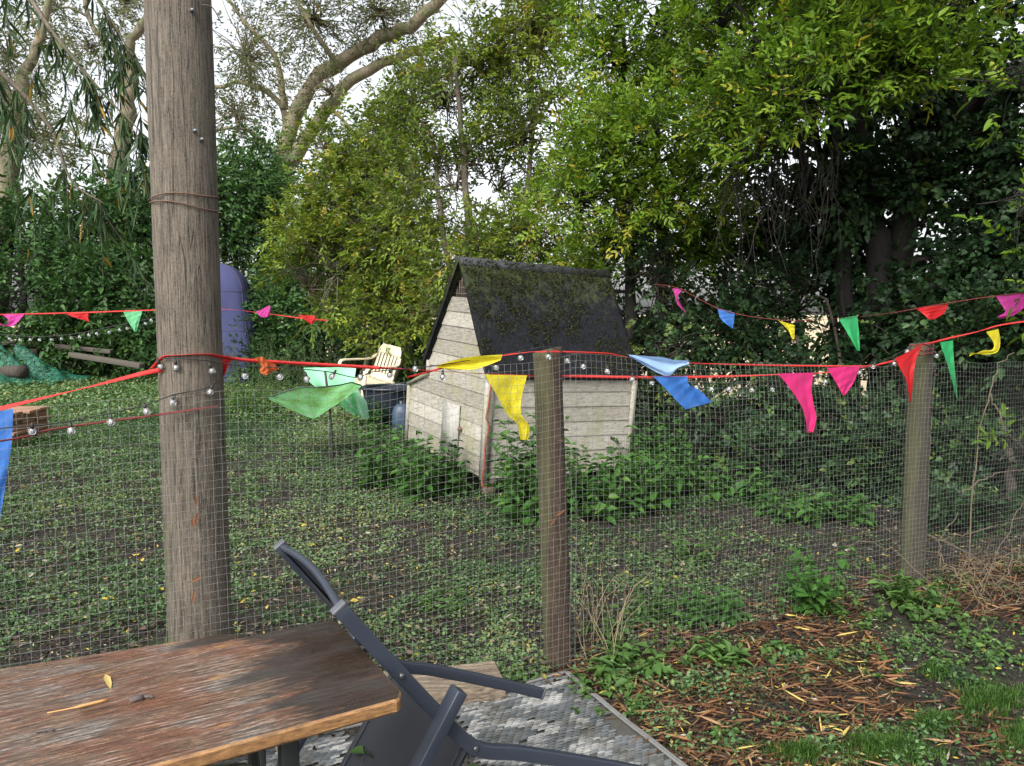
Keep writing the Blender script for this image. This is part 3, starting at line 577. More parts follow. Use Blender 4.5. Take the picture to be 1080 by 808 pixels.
def post(name, foot, top, r0, r1, mat_, label, cat, slant=.0):
    t = thing(name, foot, label, cat); K = 40; sd = 28
    ax = np.linspace(foot - np.array([0, 0, .25]), top, K); th = np.arange(sd) * 2 * PI / sd
    R = np.linspace(r0, r1, K)[:, None] * (1 + .03 * (fbm(np.cos(th)[None] * 1.5 + 7, np.linspace(0, 6, K)[:, None] + np.sin(th)[None] * 1.5, 2) - .5) * 2)
    for k, dth in enumerate((1.9, 4.35, 5.1)):              # drying cracks run along the grain
        dd = np.abs((th[None] - dth + .08 * np.sin(np.linspace(0, 3, K))[:, None] + PI) % (2 * PI) - PI); R = R - .006 * np.exp(-(dd / .09) ** 2)
    V = ax[:, None] + np.stack([R * np.cos(th), R * np.sin(th), np.zeros_like(R)], -1)
    V[-1, :, 2] += slant * np.cos(th) * r1
    m = MB(); i = np.arange(K * sd).reshape(K, sd); F = np.stack([i[:-1], np.roll(i[:-1], -1, 1), np.roll(i[1:], -1, 1), i[1:]], -1).reshape(-1, 4); m.add(V, F)
    m.f.setdefault(sd, []).append((i[-1:], np.array([.5]))); m.obj('post_body', mat_, t, False); return t
pt_top = atY(183, -16, POLE[1] + .0)
pole = post('telegraph_pole', POLE, np.array([pt_top[0] + .012, POLE[1], pt_top[2]]), .1, .097, M_pole, 'tall round weathered grey wooden pole in front of the blue tent', 'pole', -.15)
def on_pole(px, py, out=.004):                             # point on the pole's camera side
    r = ray(px, py); ax = lerp(POLE, pt_top, .5); ax[1] = POLE[1]
    d = nrm(r[:2]); c = POLE[:2] + (np.array([pt_top[0] + .012, POLE[1]]) - POLE[:2]) * ((404 - py) / 800 + .35)
    b = d @ c; disc = max((.1 + out) ** 2 - (c @ c - b * b), 0); tt = (b - math.sqrt(disc)) / np.linalg.norm(r[:2]); return CO + r * tt
def ring(py, n=40, tilt=0, r=.102):
    th = np.linspace(0, 2 * PI, n); z = on_pole(195, py)[2]; k = (404 - py) / 800 + .35; cx = lerp(POLE[0], pt_top[0] + .012, k)
    return np.stack([cx + r * np.cos(th), POLE[1] + r * np.sin(th), z + tilt * np.cos(th) + .004 * np.sin(3 * th)], 1)
for py, ti in ((205, .006), (214, -.012)):
    m = MB(); m.tubes(ring(py, 40, ti), .0022, 4); m.obj('wire_band', M_rust, pole)
for (px, py) in ((202, 11), (212, 147), (205, 138)):
    m = MB(); p = on_pole(px, py, 0); d = nrm(np.array([*(p - POLE)[:2], 0])); m.tubes([p - d * .01, p + d * .008, p + d * .012], [.0055, .0055, .003], 8)
    m.obj('bolt', plain('zinc', (.17, .19, .21), .45, .6), pole)
m = MB(); m.tubes(path([on_pole(213, 5), on_pole(217, 8) + np.array([.02, 0, 0]), on_pole(223, 24) + np.array([.03, 0, 0])], 10), .002, 4); m.obj('wire_end', M_rust, pole)
p2 = post('fence_post', P2, fence_at(577, 369), .060, .056, M_post, 'brown round fence post leaning left in front of the hen house', 'post', .25)
p3 = post('fence_post', P3, fence_at(972, 362), .062, .058, M_post2, 'greenish fence post on the right with a red pennant tied round its top', 'post', .1)

# ------------------------------------------------------------------ wire mesh fence
def mesh_span(label, a, b, za, zb, off, curl=0., seed=0, zbot=.0, cell=.0254):
    a = np.array([*a[:2], 0]) - fn * off; b = np.array([*b[:2], 0]) - fn * off; Ln = np.linalg.norm(b - a); d = (b - a) / Ln
    nvt = int(Ln / cell); m = MB()
    def pos(s, h):                                          # s, h in 0..1
        s = np.asarray(s, float); h = np.asarray(h, float)
        zt = za * (1 - s) + zb * s + .012 * (vn(s * Ln * 5, s * 0 + seed, seed) - .5) - .035 * np.sin(s * PI) ** 2 + .022 * np.sin(s * 9 + seed) * s * (1 - s) * 3; z = zbot + h * (zt - zbot)
        o = .035 * (fbm(s * Ln * 2.2 + seed, h * 2.5, seed) - .5) * np.sin(np.clip(s, 0, 1) * PI) ** .5 * 2 - curl * np.clip(h - .75, 0, 1) ** 2 * np.sin(s * PI)
        al = .012 * (fbm(s * Ln * 3, h * 3 + 9, seed + 3) - .5) + curl * .5 * np.clip(h - .7, 0, 1) ** 2 * (s - .5) + .006 * (vn(s * Ln / cell * .9, h * 14, seed + 8) - .5)
        return a + d * (s * Ln + al)[..., None] - fn * o[..., None] + np.array([0, 0, 1.]) * z[..., None]
    s = np.linspace(0, 1, nvt); h = np.linspace(0, 1, 22); m.tubes(pos(s[:, None] + h[None] * 0, h[None] + s[:, None] * 0), .00053, 3, False)
    nh = int((za + zb) / 2 / cell); hh = np.linspace(0, 1, nh); ss = np.linspace(0, 1, max(12, nvt // 2)); m.tubes(pos(ss[None] + hh[:, None] * 0, hh[:, None] + ss[None] * 0), .00053, 3, False)
    o = m.obj('wire_fence', M_wire); tag(o, label, 'fence', 'wire mesh along the pen'); return pos
LEFT = POLE - fdir * 2.6
zl = fence_at(0, 455)[2]; zpo = fence_at(205, 415, -.1)[2]; z2 = fence_at(577, 374)[2]; z3 = fence_at(968, 378)[2]
mesh_span('wire mesh left of the telegraph pole, top edge sagging', LEFT, POLE, zl - .03, zpo, .108, 0, 1)
fpos = mesh_span('wire mesh between the telegraph pole and the leaning middle post', POLE, P2 - fdir * .0, zpo, z2, .105, .0, 2)
mesh_span('wire mesh between the leaning middle post and the right post, curling at its top', P2, P3, z2 + .01, z3 - .03, .066, .6, 3)
RIGHT = P3 + fdir * 3.2
mesh_span('wire mesh going off to the right of the right post', P3, RIGHT, z3 - .02, z3, .066, 0, 4)

# ------------------------------------------------------------------ bunting and fairy lights
CL = {k: cloth('cloth_' + k, c) for k, c in dict(blue=(.05, .2, .62), light_blue=(.33, .5, .78), yellow=(.72, .62, .02), pink=(.72, .03, .2), magenta=(.62, .05, .33), red=(.6, .015, .02), mint=(.16, .55, .26), green=(.03, .4, .13), orange=(.55, .12, .03)).items()}
M_tape = cloth('cloth_red_tape', (.62, .035, .03), .3); M_tape2 = plain('dark_red_cord', (.13, .015, .015), .8)
def pennant(par, col, corners, bulge=.02, label=None, nu=24, wave=.012):
    """cloth patch through control rows: list of (left, right) world points from the hem down to the tip."""
    m = MB(); rows = [(np.asarray(a, float), np.asarray(b, float)) for a, b in corners]
    Lc = path([a for a, _ in rows], nu); Rc = path([b for _, b in rows], nu)
    t = np.linspace(0, 1, 17)[None, :, None]; G = Lc[:, None] * (1 - t) + Rc[:, None] * t
    view = nrm(G - CO); ph = rng.uniform(0, 6); u = np.linspace(0, 1, nu)[:, None]
    wv = wave * np.sin(t[..., 0] * 6 + ph + u * 3) * (.15 + u) + bulge * np.sin(t[..., 0] * PI) * u + .0045 * np.sin(t[..., 0] * 17 + u * 11 + ph * 2) * u + .004 * np.abs(np.sin(u * 13 + t[..., 0] * 4 + ph)) 
    G = G + view * wv[..., None]
    i = np.arange(nu * 17).reshape(nu, 17); F = np.stack([i[:-1, :-1], i[:-1, 1:], i[1:, 1:], i[1:, :-1]], -1).reshape(-1, 4); m.add(G, F)
    o = m.obj('pennant', CL[col], par, True)
    if label: o['label'] = label
    return o
def FP(pts, off): return [fence_at(px, py, off) for px, py in pts]
def rows_f(off, *rows): return [(fence_at(*a, off), fence_at(*b, off)) for a, b in rows]
def tape(par, P, hw=.0075, n=60, twist=5, mat_=None, name='ribbon'):
    Q = path(P, n); a = np.linspace(0, twist, n)[:, None] + rng.uniform(0, 3); T = nrm(np.gradient(Q, axis=0))
    s0 = np.array([0, 0, 1.]); s1 = nrm(np.cross(T, s0)); side = s0 * np.abs(np.cos(a)) + s1 * np.sin(a) * .8
    m = MB(); m.strip(Q, side, hw, .0006); return m.obj(name, mat_ or M_tape, par)
b1 = thing('bunting', fence_at(400, 388, -.02) * np.array([1, 1, 0]), 'long red-taped bunting along the wire fence with blue, yellow, pink and red pennants', 'bunting')
tape(b1, [POLE - fdir * 1.62 - fn * .03 + UZ * (fence_at(-60, 447)[2] - .06)] + FP([(-70, 450), (0, 431), (90, 409), (150, 394), (172, 390)], -.05), .0075, 60, 4)
arc = [on_pole(x, y, .004) for x, y in ((163, 391), (172, 376), (200, 374), (232, 376))]
tape(b1, [fence_at(160, 389, -.03), on_pole(172, 377, .004), on_pole(185, 375, .004), on_pole(200, 374, .004), on_pole(220, 374, .004), on_pole(231, 376, .004), fence_at(245, 378, -.03), fence_at(275, 381, -.03), fence_at(400, 388, -.03)], .006, 90, 2)
tape(b1, FP([(400, 388), (470, 392), (565, 397), (600, 397), (690, 397), (760, 398)], -.03) if False else FP([(400, 388), (470, 392), (545, 396)], -.03) + FP([(575, 397), (605, 397)], .085) + FP([(690, 398), (760, 397), (820, 395), (880, 392), (945, 380)], -.03) + [fence_at(968, 366, -.08)], .0055, 120, 5)
tape(b1, FP([(430, 398), (500, 380), (552, 372)], -.03) + FP([(572, 371), (590, 371)], -.07) + FP([(640, 373), (664, 377), (726, 383), (800, 385), (880, 386), (930, 384)], -.03) + [fence_at(962, 370, -.08)], .0035, 120, 9, M_tape)
tape(b1, [POLE - fdir * 1.6 - fn * .112 + UZ * fence_at(-60, 478)[2]] + FP([(-40, 470), (60, 452), (170, 437), (230, 428)], -.112), .003, 40, 3, M_tape2, 'cord')
pennant(b1, 'blue', rows_f(-.06, ((-40, 440), (14, 431)), ((-35, 480), (12, 470)), ((-30, 520), (6, 510)), ((-16, 560), (0, 548))), .02, 'blue pennant cut by the left edge')
pennant(b1, 'red', rows_f(-.03, ((231, 377), (245, 378)), ((232, 386), (241, 386)), ((234, 399), (235, 399))), .0, 'small red pennant at the pole')
pennant(b1, 'orange', rows_f(-.05, ((268, 378), (276, 376)), ((275, 384), (282, 380)), ((274, 392), (294, 388)), ((280, 396), (291, 390))), .01, 'orange-red knotted scrap')
pennant(b1, 'yellow', rows_f(-.06, ((530, 374), (528, 380)), ((500, 376), (503, 389)), ((478, 380), (482, 390)), ((461, 386), (461, 388))), .02, 'yellow pennant blown out sideways')
pennant(b1, 'yellow', rows_f(-.075, ((511, 395), (556, 396)), ((524, 417), (550, 420)), ((535, 437), (550, 437)), ((545, 447), (558, 449)), ((549, 464), (557, 464))), .015, 'yellow pennant hanging limp')
pennant(b1, 'light_blue', rows_f(-.09, ((726, 380), (727, 384)), ((712, 380), (715, 388)), ((700, 377), (707, 396)), ((686, 376), (695, 394)), ((663, 374), (664, 376))), .03, 'pale blue pennant blown sideways', 14, .02)
pennant(b1, 'blue', rows_f(-.075, ((689, 397), (725, 397)), ((702, 410), (727, 406)), ((712, 421), (738, 412)), ((723, 432), (751, 424))), .02, 'blue pennant flapping right')
pennant(b1, 'pink', rows_f(-.08, ((820, 394), (858, 393)), ((832, 408), (856, 410)), ((845, 428), (858, 426)), ((850, 444), (861, 440)), ((851, 456), (858, 456))), .015, 'long pink pennant with a frayed tail')
pennant(b1, 'pink', rows_f(-.08, ((872, 388), (907, 386)), ((882, 404), (900, 404)), ((889, 417), (891, 417))), .015, 'short pink pennant')
pennant(b1, 'red', rows_f(-.12, ((944, 378), (972, 364)), ((950, 390), (966, 380)), ((956, 402), (963, 400)), ((960, 424), (961, 424))), .02, 'red pennant at the right post')
tape(b1, [fence_at(966, 364, -.085), fence_at(981, 362, -.085), fence_at(1000, 357, -.02), fence_at(1030, 350, .05), fence_at(1060, 342, .1), fence_at(1110, 336, .1)], .005, 40, 4)
pennant(b1, 'green', rows_f(-.04, ((991, 361), (1005, 359)), ((997, 378), (1006, 378)), ((1003, 398), (1008, 398)), ((1009, 421), (1010, 421))), .01, 'narrow green pennant')
pennant(b1, 'yellow', rows_f(.05, ((1040, 350), (1053, 347)), ((1048, 362), (1055, 360)), ((1046, 369), (1052, 371)), ((1036, 370), (1040, 374)), ((1022, 376), (1024, 372))), .01, 'curled yellow pennant')
m = MB()
for k in range(3): m.tubes(path([fence_at(960, 364 + k * 5, -.06), fence_at(970, 366 + k * 4, -.10), fence_at(982, 364 + k * 4, -.07), fence_at(985, 370, 0)], 14, .004), .004, 5)
m.obj('knot', M_tape2, b1)
# far rows
b2 = thing('bunting', atY(100, 420, 6.6) * np.array([1, 1, 0]), 'red string of small pink, red and mint pennants far behind the telegraph pole', 'bunting')
tape(b2, S((-120, 335, 6.3), (0, 332, 6.5), (80, 330, 6.6), (165, 327, 6.7), (232, 326, 6.8), (275, 330, 6.9), (320, 336, 7), (345, 338, 7.1)), .006, 60, 4)
def rows_y(d, *rows): return [(atY(*a, d), atY(*b, d)) for a, b in rows]
pennant(b2, 'magenta', rows_y(6.4, ((3, 332), (26, 331)), ((9, 338), (20, 338)), ((6, 343), (12, 344)), ((-2, 340), (0, 343))), .01, 'pink pennant')
pennant(b2, 'red', rows_y(6.5, ((68, 330), (93, 330)), ((76, 334), (93, 336)), ((90, 338), (94, 340))), .01, 'red pennant')
pennant(b2, 'mint', rows_y(6.62, ((130, 329), (150, 328)), ((135, 339), (147, 339)), ((142, 350), (144, 350))), .01, 'mint green pennant')
pennant(b2, 'magenta', rows_y(6.85, ((270, 329), (285, 322)), ((275, 334), (285, 328)), ((280, 335), (284, 333))), .01, 'pink pennant folded over')
pennant(b2, 'red', rows_y(6.95, ((314, 332), (332, 333)), ((321, 337), (332, 337)), ((328, 342), (330, 342))), .01, 'small red pennant')
b3 = thing('bunting', atY(900, 540, 5.4) * np.array([1, 1, 0]), 'dark red cord with scattered pennants crossing the dark hedge on the right', 'bunting')
def sy(px): return lerp(7.3, 5.0, (px - 690) / 390)
bl3 = [(690, 300), (715, 304), (765, 328), (830, 338), (885, 336), (940, 330), (985, 322), (1052, 312), (1120, 306)]
tape(b3, [atY(px, py, sy(px)) for px, py in bl3], .003, 60, 4, M_tape2, 'cord')
def rows_s(*rows): return [(atY(*a, sy(a[0])), atY(*b, sy(b[0]))) for a, b in rows]
pennant(b3, 'magenta', rows_s(((709, 304), (720, 305)), ((712, 312), (715, 313)), ((714, 320), (718, 321)), ((719, 326), (724, 331))), .01, 'faded pink rag')
pennant(b3, 'blue', rows_s(((757, 325), (775, 330)), ((760, 336), (774, 339)), ((770, 345), (773, 347))), .01, 'dark blue pennant')
pennant(b3, 'yellow', rows_s(((821, 338), (838, 343)), ((830, 347), (838, 349)), ((836, 358), (838, 358))), .01, 'small yellow pennant')
pennant(b3, 'green', rows_s(((884, 336), (904, 333)), ((893, 350), (906, 350)), ((904, 370), (907, 370))), .01, 'green pennant pointing down')
pennant(b3, 'red', rows_s(((965, 325), (1000, 321)), ((972, 330), (996, 330)), ((980, 337), (985, 337))), .02, 'dark red pennant')
pennant(b3, 'magenta', rows_s(((1050, 312), (1090, 308)), ((1056, 321), (1082, 322)), ((1060, 329), (1070, 332)), ((1052, 334), (1056, 336))), .02, 'magenta pennant')
# fairy lights
M_cable = plain('black_cable', (.012, .013, .012), .6); M_cap = plain('white_socket', (.4, .4, .38), .5)
M_bulb, nt, bs = newmat('clear_bulb'); bs.inputs['Base Color'].default_value = (.95, .97, 1, 1); bs.inputs['Roughness'].default_value = .06; bs.inputs['Transmission Weight'].default_value = .93; bs.inputs['IOR'].default_value = 1.4
nt.links.new(mix(nt, noise(nt, coords(nt), 60, 2), (.85, .88, .92), (1, 1, 1)), bs.inputs['Base Color'])
def sphere_rings(r, n=10, k=7, z0=0):
    th = np.linspace(0, PI, k); ph = np.arange(n) * 2 * PI / n
    return np.stack([r * np.sin(th)[:, None] * np.cos(ph), r * np.sin(th)[:, None] * np.sin(ph), z0 + r * np.cos(th)[:, None] + 0 * ph], -1)
mb = MB(); Vv = sphere_rings(.0135, 10, 7, -.028); i = np.arange(70).reshape(7, 10); mb.add(Vv, np.stack([i[:-1], i[1:], np.roll(i[1:], -1, 1), np.roll(i[:-1], -1, 1)], -1).reshape(-1, 4))
bulb_me = mb.data('bulb', (0, 0, 0), M_bulb, True)
mb = MB(); mb.tubes([(0, 0, .004), (0, 0, -.008), (0, 0, -.017)], [.003, .006, .006], 8); cap_me = mb.data('socket', (0, 0, 0), M_cable)
mb = MB(); mb.tubes([(0, 0, -.020), (0, 0, -.034)], [.0045, .006], 6); led_me = mb.data('filament', (0, 0, 0), M_cap)
def lights(label, P, spots, scale=1., r=.0018):
    P = np.asarray(P); t = thing('string_lights', P.mean(0) * np.array([1, 1, 0]), label, 'string lights')
    m = MB(); Q = path(P, 140); m.tubes(Q, r, 5); m.obj('cable', M_cable, t)
    for s in spots:
        o = bpy.data.objects.new('bulb', bulb_me); C.objects.link(o); o.parent = t; o.location = Vector(s - np.array(t['_w'])); o.rotation_euler = (rng.normal(0, .25), rng.normal(0, .25), 0); o.scale = (scale * .85,) * 3
        for nm, me in (('socket', cap_me), ('filament', led_me)):
            c = bpy.data.objects.new(nm, me); C.objects.link(c); c.parent = o
lp = [POLE - fdir * 1.6 - fn * .13 + UZ * (fence_at(-60, 462)[2] + .02)] + FP([(-60, 462), (0, 452), (60, 446), (110, 437), (150, 428), (178, 418)], -.13) + [on_pole(195, 414, .01), on_pole(215, 410, .012), on_pole(232, 402, .012)]
lights('fairy lights on the sagging mesh left of the pole', lp, FP([(-30, 458), (34, 447), (74, 446), (117, 437), (152, 426)], -.13) + [on_pole(184, 417, .014), on_pole(224, 406, .014)])
lp = [on_pole(163, 378, .012), on_pole(185, 378, .01), on_pole(215, 380, .01), on_pole(231, 383, .012)] + FP([(258, 386), (300, 388), (345, 392), (375, 398), (395, 392), (440, 388), (470, 384), (520, 376), (556, 369)], -.05)
lights('fairy lights from the pole to the leaning middle post', lp, [on_pole(166, 380, .014), on_pole(185, 380, .014), on_pole(221, 384, .014)] + FP([(257, 389), (291, 391), (322, 393), (354, 391), (381, 391), (412, 389), (438, 382), (467, 391), (548, 371), (524, 381), (516, 391)], -.05))
lp = FP([(560, 368), (578, 366), (596, 372)], -.085) + FP([(618, 378), (645, 388), (667, 396), (690, 402), (730, 403), (775, 405), (815, 402), (855, 398), (890, 392), (925, 384), (945, 374), (960, 366)], -.05) + FP([(970, 362), (985, 366)], -.1)
lights('fairy lights from the leaning middle post to the right post', lp, FP([(578, 370)], -.10) + FP([(598, 374), (618, 381), (641, 386), (667, 394), (688, 398), (708, 401), (733, 403), (751, 405), (771, 406), (791, 406), (815, 406), (834, 403), (852, 402), (870, 398), (907, 388), (923, 382), (944, 379), (958, 366)], -.05) + FP([(986, 371)], -.07))
lp = S((-60, 352, 9.5), (0, 353, 9.5), (40, 355, 9.5), (80, 352, 9.5), (120, 344, 9.5), (165, 335, 9.5), (215, 328, 9.6))
lights('far row of small white lights above the green netting', lp, [atY(x, y, 9.5) for x, y in ((-12, 353), (10, 354), (21, 355), (31, 355), (42, 355), (53, 355), (63, 354), (74, 353), (84, 352), (94, 350), (104, 349), (114, 347), (124, 345), (133, 343), (142, 340), (152, 338), (161, 335))], 1.7, .004)

# ------------------------------------------------------------------ trestle table, bench, garden chair
M_table, nt, bs = newmat('weathered_table_wood')
wb = noise(nt, coords(nt, (.8, 2, 2)), 2, 2); wv0 = nt.nodes.new('ShaderNodeVectorMath'); wv0.operation = 'ADD'; cmb = nt.nodes.new('ShaderNodeCombineXYZ'); nt.links.new(mathn(nt, 'MULTIPLY', wb, .06), cmb.inputs[1]); nt.links.new(coords(nt), wv0.inputs[0]); nt.links.new(cmb.outputs[0], wv0.inputs[1])
def gn(sc_, k, d=5, rg=.65):
    mp = nt.nodes.new('ShaderNodeMapping'); mp.inputs['Scale'].default_value = sc_; nt.links.new(wv0.outputs[0], mp.inputs[0]); return noise(nt, mp.outputs[0], k, d, rg)
g1 = gn((4.5, 62, 62), 3, 5); g2 = gn((22, 170, 170), 3, 4, .75); g3 = gn((2.2, 5.5, 5), 2.4, 5, .7); n5 = gn((1.5, 4, 3), 3.2, 5, .65); g4 = gn((1.1, 48, 40), 3, 3, .6)
gg = mathn(nt, 'ADD', mathn(nt, 'MULTIPLY', g1, .55), mathn(nt, 'MULTIPLY', g2, .45))
r = ramp(nt, [(.38, (.018, .013, .01)), (.46, (.075, .052, .038)), (.53, (.15, .088, .053)), (.64, (.31, .23, .17))]); nt.links.new(gg, r.inputs[0])
red = ramp(nt, [(.36, (.04, .024, .016)), (.53, (.15, .064, .036)), (.65, (.27, .145, .095))]); nt.links.new(gg, red.inputs[0])
r2 = ramp(nt, [(.46, (0, 0, 0)), (.56, (.85, .85, .85))]); nt.links.new(g3, r2.inputs[0]); col = mix(nt, r2.outputs[0], r.outputs[0], red.outputs[0])
r3 = ramp(nt, [(.52, (0, 0, 0)), (.62, (.85, .85, .85))]); nt.links.new(n5, r3.inputs[0]); col = mix(nt, r3.outputs[0], col, mix(nt, g2, (.02, .017, .014), (.12, .1, .085)))
wf = mathn(nt, 'MULTIPLY', gg, mathn(nt, 'ADD', .62, mathn(nt, 'MULTIPLY', n5, .8))); r4 = ramp(nt, [(.54, (0, 0, 0)), (.64, (.6, .6, .6))]); nt.links.new(wf, r4.inputs[0]); col = mix(nt, r4.outputs[0], col, (.36, .32, .28))
r5 = ramp(nt, [(.64, (0, 0, 0)), (.7, (.9, .9, .9))]); nt.links.new(gn((2, 11, 9), 2.1, 4), r5.inputs[0]); col = mix(nt, r5.outputs[0], col, (.3, .16, .055))
ck = ramp(nt, [(.488, (0, 0, 0)), (.5, (.9, .9, .9)), (.512, (0, 0, 0))]); nt.links.new(g4, ck.inputs[0]); col = mix(nt, mathn(nt, 'MULTIPLY', ck.outputs[0], .75), col, (.015, .011, .008))
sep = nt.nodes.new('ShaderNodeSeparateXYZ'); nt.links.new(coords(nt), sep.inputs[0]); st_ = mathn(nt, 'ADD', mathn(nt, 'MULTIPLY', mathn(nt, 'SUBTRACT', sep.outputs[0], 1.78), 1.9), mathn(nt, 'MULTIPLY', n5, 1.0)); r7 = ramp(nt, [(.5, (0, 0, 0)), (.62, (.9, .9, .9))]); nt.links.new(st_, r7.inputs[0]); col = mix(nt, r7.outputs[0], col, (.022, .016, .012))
nt.links.new(col, bs.inputs['Base Color']); rr_ = ramp(nt, [(.4, (.22, .22, .22)), (.62, (.6, .6, .6))]); nt.links.new(n5, rr_.inputs[0]); nt.links.new(rr_.outputs[0], bs.inputs['Roughness']); bump(nt, bs, mathn(nt, 'SUBTRACT', gg, mathn(nt, 'MULTIPLY', ck.outputs[0], .5)), 1.0, .004)
M_edge, nt, bs = newmat('raw_table_edge')
n1 = noise(nt, coords(nt, (9, 40, 40)), 4, 7, .75); r = ramp(nt, [(.3, (.05, .025, .012)), (.5, (.2, .1, .035)), (.72, (.36, .2, .075))]); nt.links.new(n1, r.inputs[0]); nt.links.new(r.outputs[0], bs.inputs['Base Color']); bs.inputs['Roughness'].default_value = .6; bump(nt, bs, n1, .5, .004)
M_steel = plain('dark_green_steel', (.018, .022, .02), .45, .3, .3)
TA = np.array([-.1909, 1.3477, .75]); TW = nrm(np.array([-.5051, .8631, 0])); TL = np.array([-TW[1], TW[0], 0]); UZ = np.array([0, 0, 1.])
def plank(t, corner, ax, wx, Ln, Wd_, th, rc=.03, name='tabletop'):
    """rounded board, local frame kept along the grain: corner, long axis, width axis (top face at corner z)"""
    o = []
    for (cx, cy, a0) in ((rc, rc, PI), (Ln - rc, rc, 1.5 * PI), (Ln - rc, Wd_ - rc, 0), (rc, Wd_ - rc, .5 * PI)):
        for k in range(7): a = a0 + k * PI / 12; o.append((cx + rc * math.cos(a), cy + rc * math.sin(a)))
    n = len(o); rows = [(-.004, 0), (0, -.004), (0, -th + .006), (-.006, -th)]; c = np.mean(o, 0)
    me = bpy.data.meshes.new(name); V = []; 
    for ins, z in rows:
        for (x, y) in o:
            d = np.array([x - np.clip(x, rc, Ln - rc), y - np.clip(y, rc, Wd_ - rc)]); dn = np.linalg.norm(d); d = d / dn if dn > 1e-6 else d
            wob = .0045 * (vn(x * 60, y * 60, 5) - .5) * 2 + .002 * (vn(x * 200, y * 200, 6) - .5)
            V.append((x + d[0] * (ins + wob), y + d[1] * (ins + wob), z))
    F = [list(range(n)), list(range(3 * n, 4 * n))[::-1]] + [(k * n + j, (k + 1) * n + j, (k + 1) * n + (j + 1) % n, k * n + (j + 1) % n) for k in range(3) for j in range(n)]
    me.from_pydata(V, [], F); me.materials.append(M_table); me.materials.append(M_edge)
    for i_, p in enumerate(me.polygons):
        p.material_index = 0 if i_ == 0 else 1
    ob = bpy.data.objects.new(name, me); C.objects.link(ob); ob.parent = t
    ob.location = Vector(corner - np.array(t['_w'])); ob.rotation_euler = (0, 0, math.atan2(ax[1], ax[0])); return ob
def rect_tube(m, a, b, up, hw, hh):
    d = nrm(b - a); s = nrm(np.cross(d, up)); u = np.cross(s, d); m.box((a + b) / 2, d, s, u, np.linalg.norm(b - a) / 2, hw, hh)
TBL, TBW = 2.0, .425
tcn = TA + TL * 0
# the long axis runs from the far left end to the right end so that the width axis points away from the camera
tc0 = TA - TL * TBL if TL[0] > 0 else TA + TL * TBL
AX = TL if TL[0] > 0 else -TL
tt_ = tc0 + AX * TBL / 2 + TW * TBW / 2
table = thing('trestle_table', (tt_[0], tt_[1], 0), 'long weathered wooden trestle table top with peeling brown and grey paint in the front', 'table')
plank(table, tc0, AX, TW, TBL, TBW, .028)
def folding_leg(t, c, AX_, TW_, half, ztop):
    for s in (-1, 1):
        m = MB(); a = c + TW_ * s * half; rect_tube(m, np.array([*a[:2], 0.012]), np.array([*a[:2], ztop]), AX_, .016, .016); m.obj('leg', M_steel, t, False, .003)
    m = MB(); rect_tube(m, c + TW_ * (half + .01) + UZ * (ztop - .02), c - TW_ * (half + .01) + UZ * (ztop - .02), UZ, .014, .018); rect_tube(m, c + TW_ * half + UZ * .16, c - TW_ * half + UZ * .16, UZ, .012, .012)
    m.obj('crossbar', M_steel, t, False, .003)
    m = MB(); rect_tube(m, c + UZ * (ztop - .30), c - AX_ * .36 + UZ * (ztop - .012), TW_, .012, .004); rect_tube(m, c + TW_ * half + UZ * (ztop - .05), c - TW_ * half * .2 + UZ * .16, AX_, .012, .006); m.obj('brace', M_steel, t, False, .002)
for e in (.20, TBL - .25):
    c = tc0 + AX * (TBL - e) + TW * TBW / 2; c[2] = 0; folding_leg(table, c, AX, TW, .14, .722)
m = MB(); rect_tube(m, tc0 + AX * (TBL - .42) + TW * .05 - UZ * .045, tc0 + AX * (TBL - .26) + TW * .12 - UZ * .12, UZ, .012, .006); m.obj('latch', plain('bare_steel', (.35, .36, .37), .35, .8), table)
bA = atZ(249, 667, .47); bB = atZ(0, 705.5, .47); BX = nrm(bA - bB); BX[2] = 0; BW = np.array([-BX[1], BX[0], 0])
bl_, bw_ = 1.9, .26; b0 = bA - BX * bl_ - BW * bw_; bc = b0 + BX * bl_ / 2 + BW * bw_ / 2
bench = thing('trestle_bench', (bc[0], bc[1], 0), 'narrow wooden bench behind the table, only its far edge and round end in view', 'bench')
plank(bench, b0, BX, BW, bl_, bw_, .026, .03, 'seat')
for e in (.25, bl_ - .25):
    c = b0 + BX * (bl_ - e) + BW * bw_ / 2; c[2] = 0; folding_leg(bench, c, BX, BW, .09, .443)
# garden chair tipped forward against the table end; side profile measured in (u, z)
CW = -TW; CUu = np.array([-CW[1], CW[0], 0]); CUu = CUu if CUu[0] > 0 else -CUu; UOFF = CUu @ TA; WN = -1.45
def cpt(u, z, w_): return CUu * (UOFF + u) + CW * (WN + w_) + UZ * z
M_chair, nt, bs = newmat('anthracite_paint'); n1 = noise(nt, coords(nt), 300, 2); n2 = noise(nt, coords(nt), 6, 4)
nt.links.new(mix(nt, n2, (.02, .025, .037), (.03, .037, .053)), bs.inputs['Base Color']); bs.inputs['Roughness'].default_value = .42; bump(nt, bs, n1, .12, .0005)
M_textile, nt, bs = newmat('black_textile'); n1 = noise(nt, coords(nt, (1, 1, 1)), 420, 1); n2 = noise(nt, coords(nt), 5, 4)
nt.links.new(mix(nt, n2, (.014, .016, .021), (.03, .034, .043)), bs.inputs['Base Color']); bs.inputs['Roughness'].default_value = .55; bump(nt, bs, n1, .4, .001)
cc = cpt(.2, 0, -.24)
chair = thing('garden_chair', (cc[0], cc[1], 0), 'black garden chair tipped forward with its back leaning on the table end', 'chair')
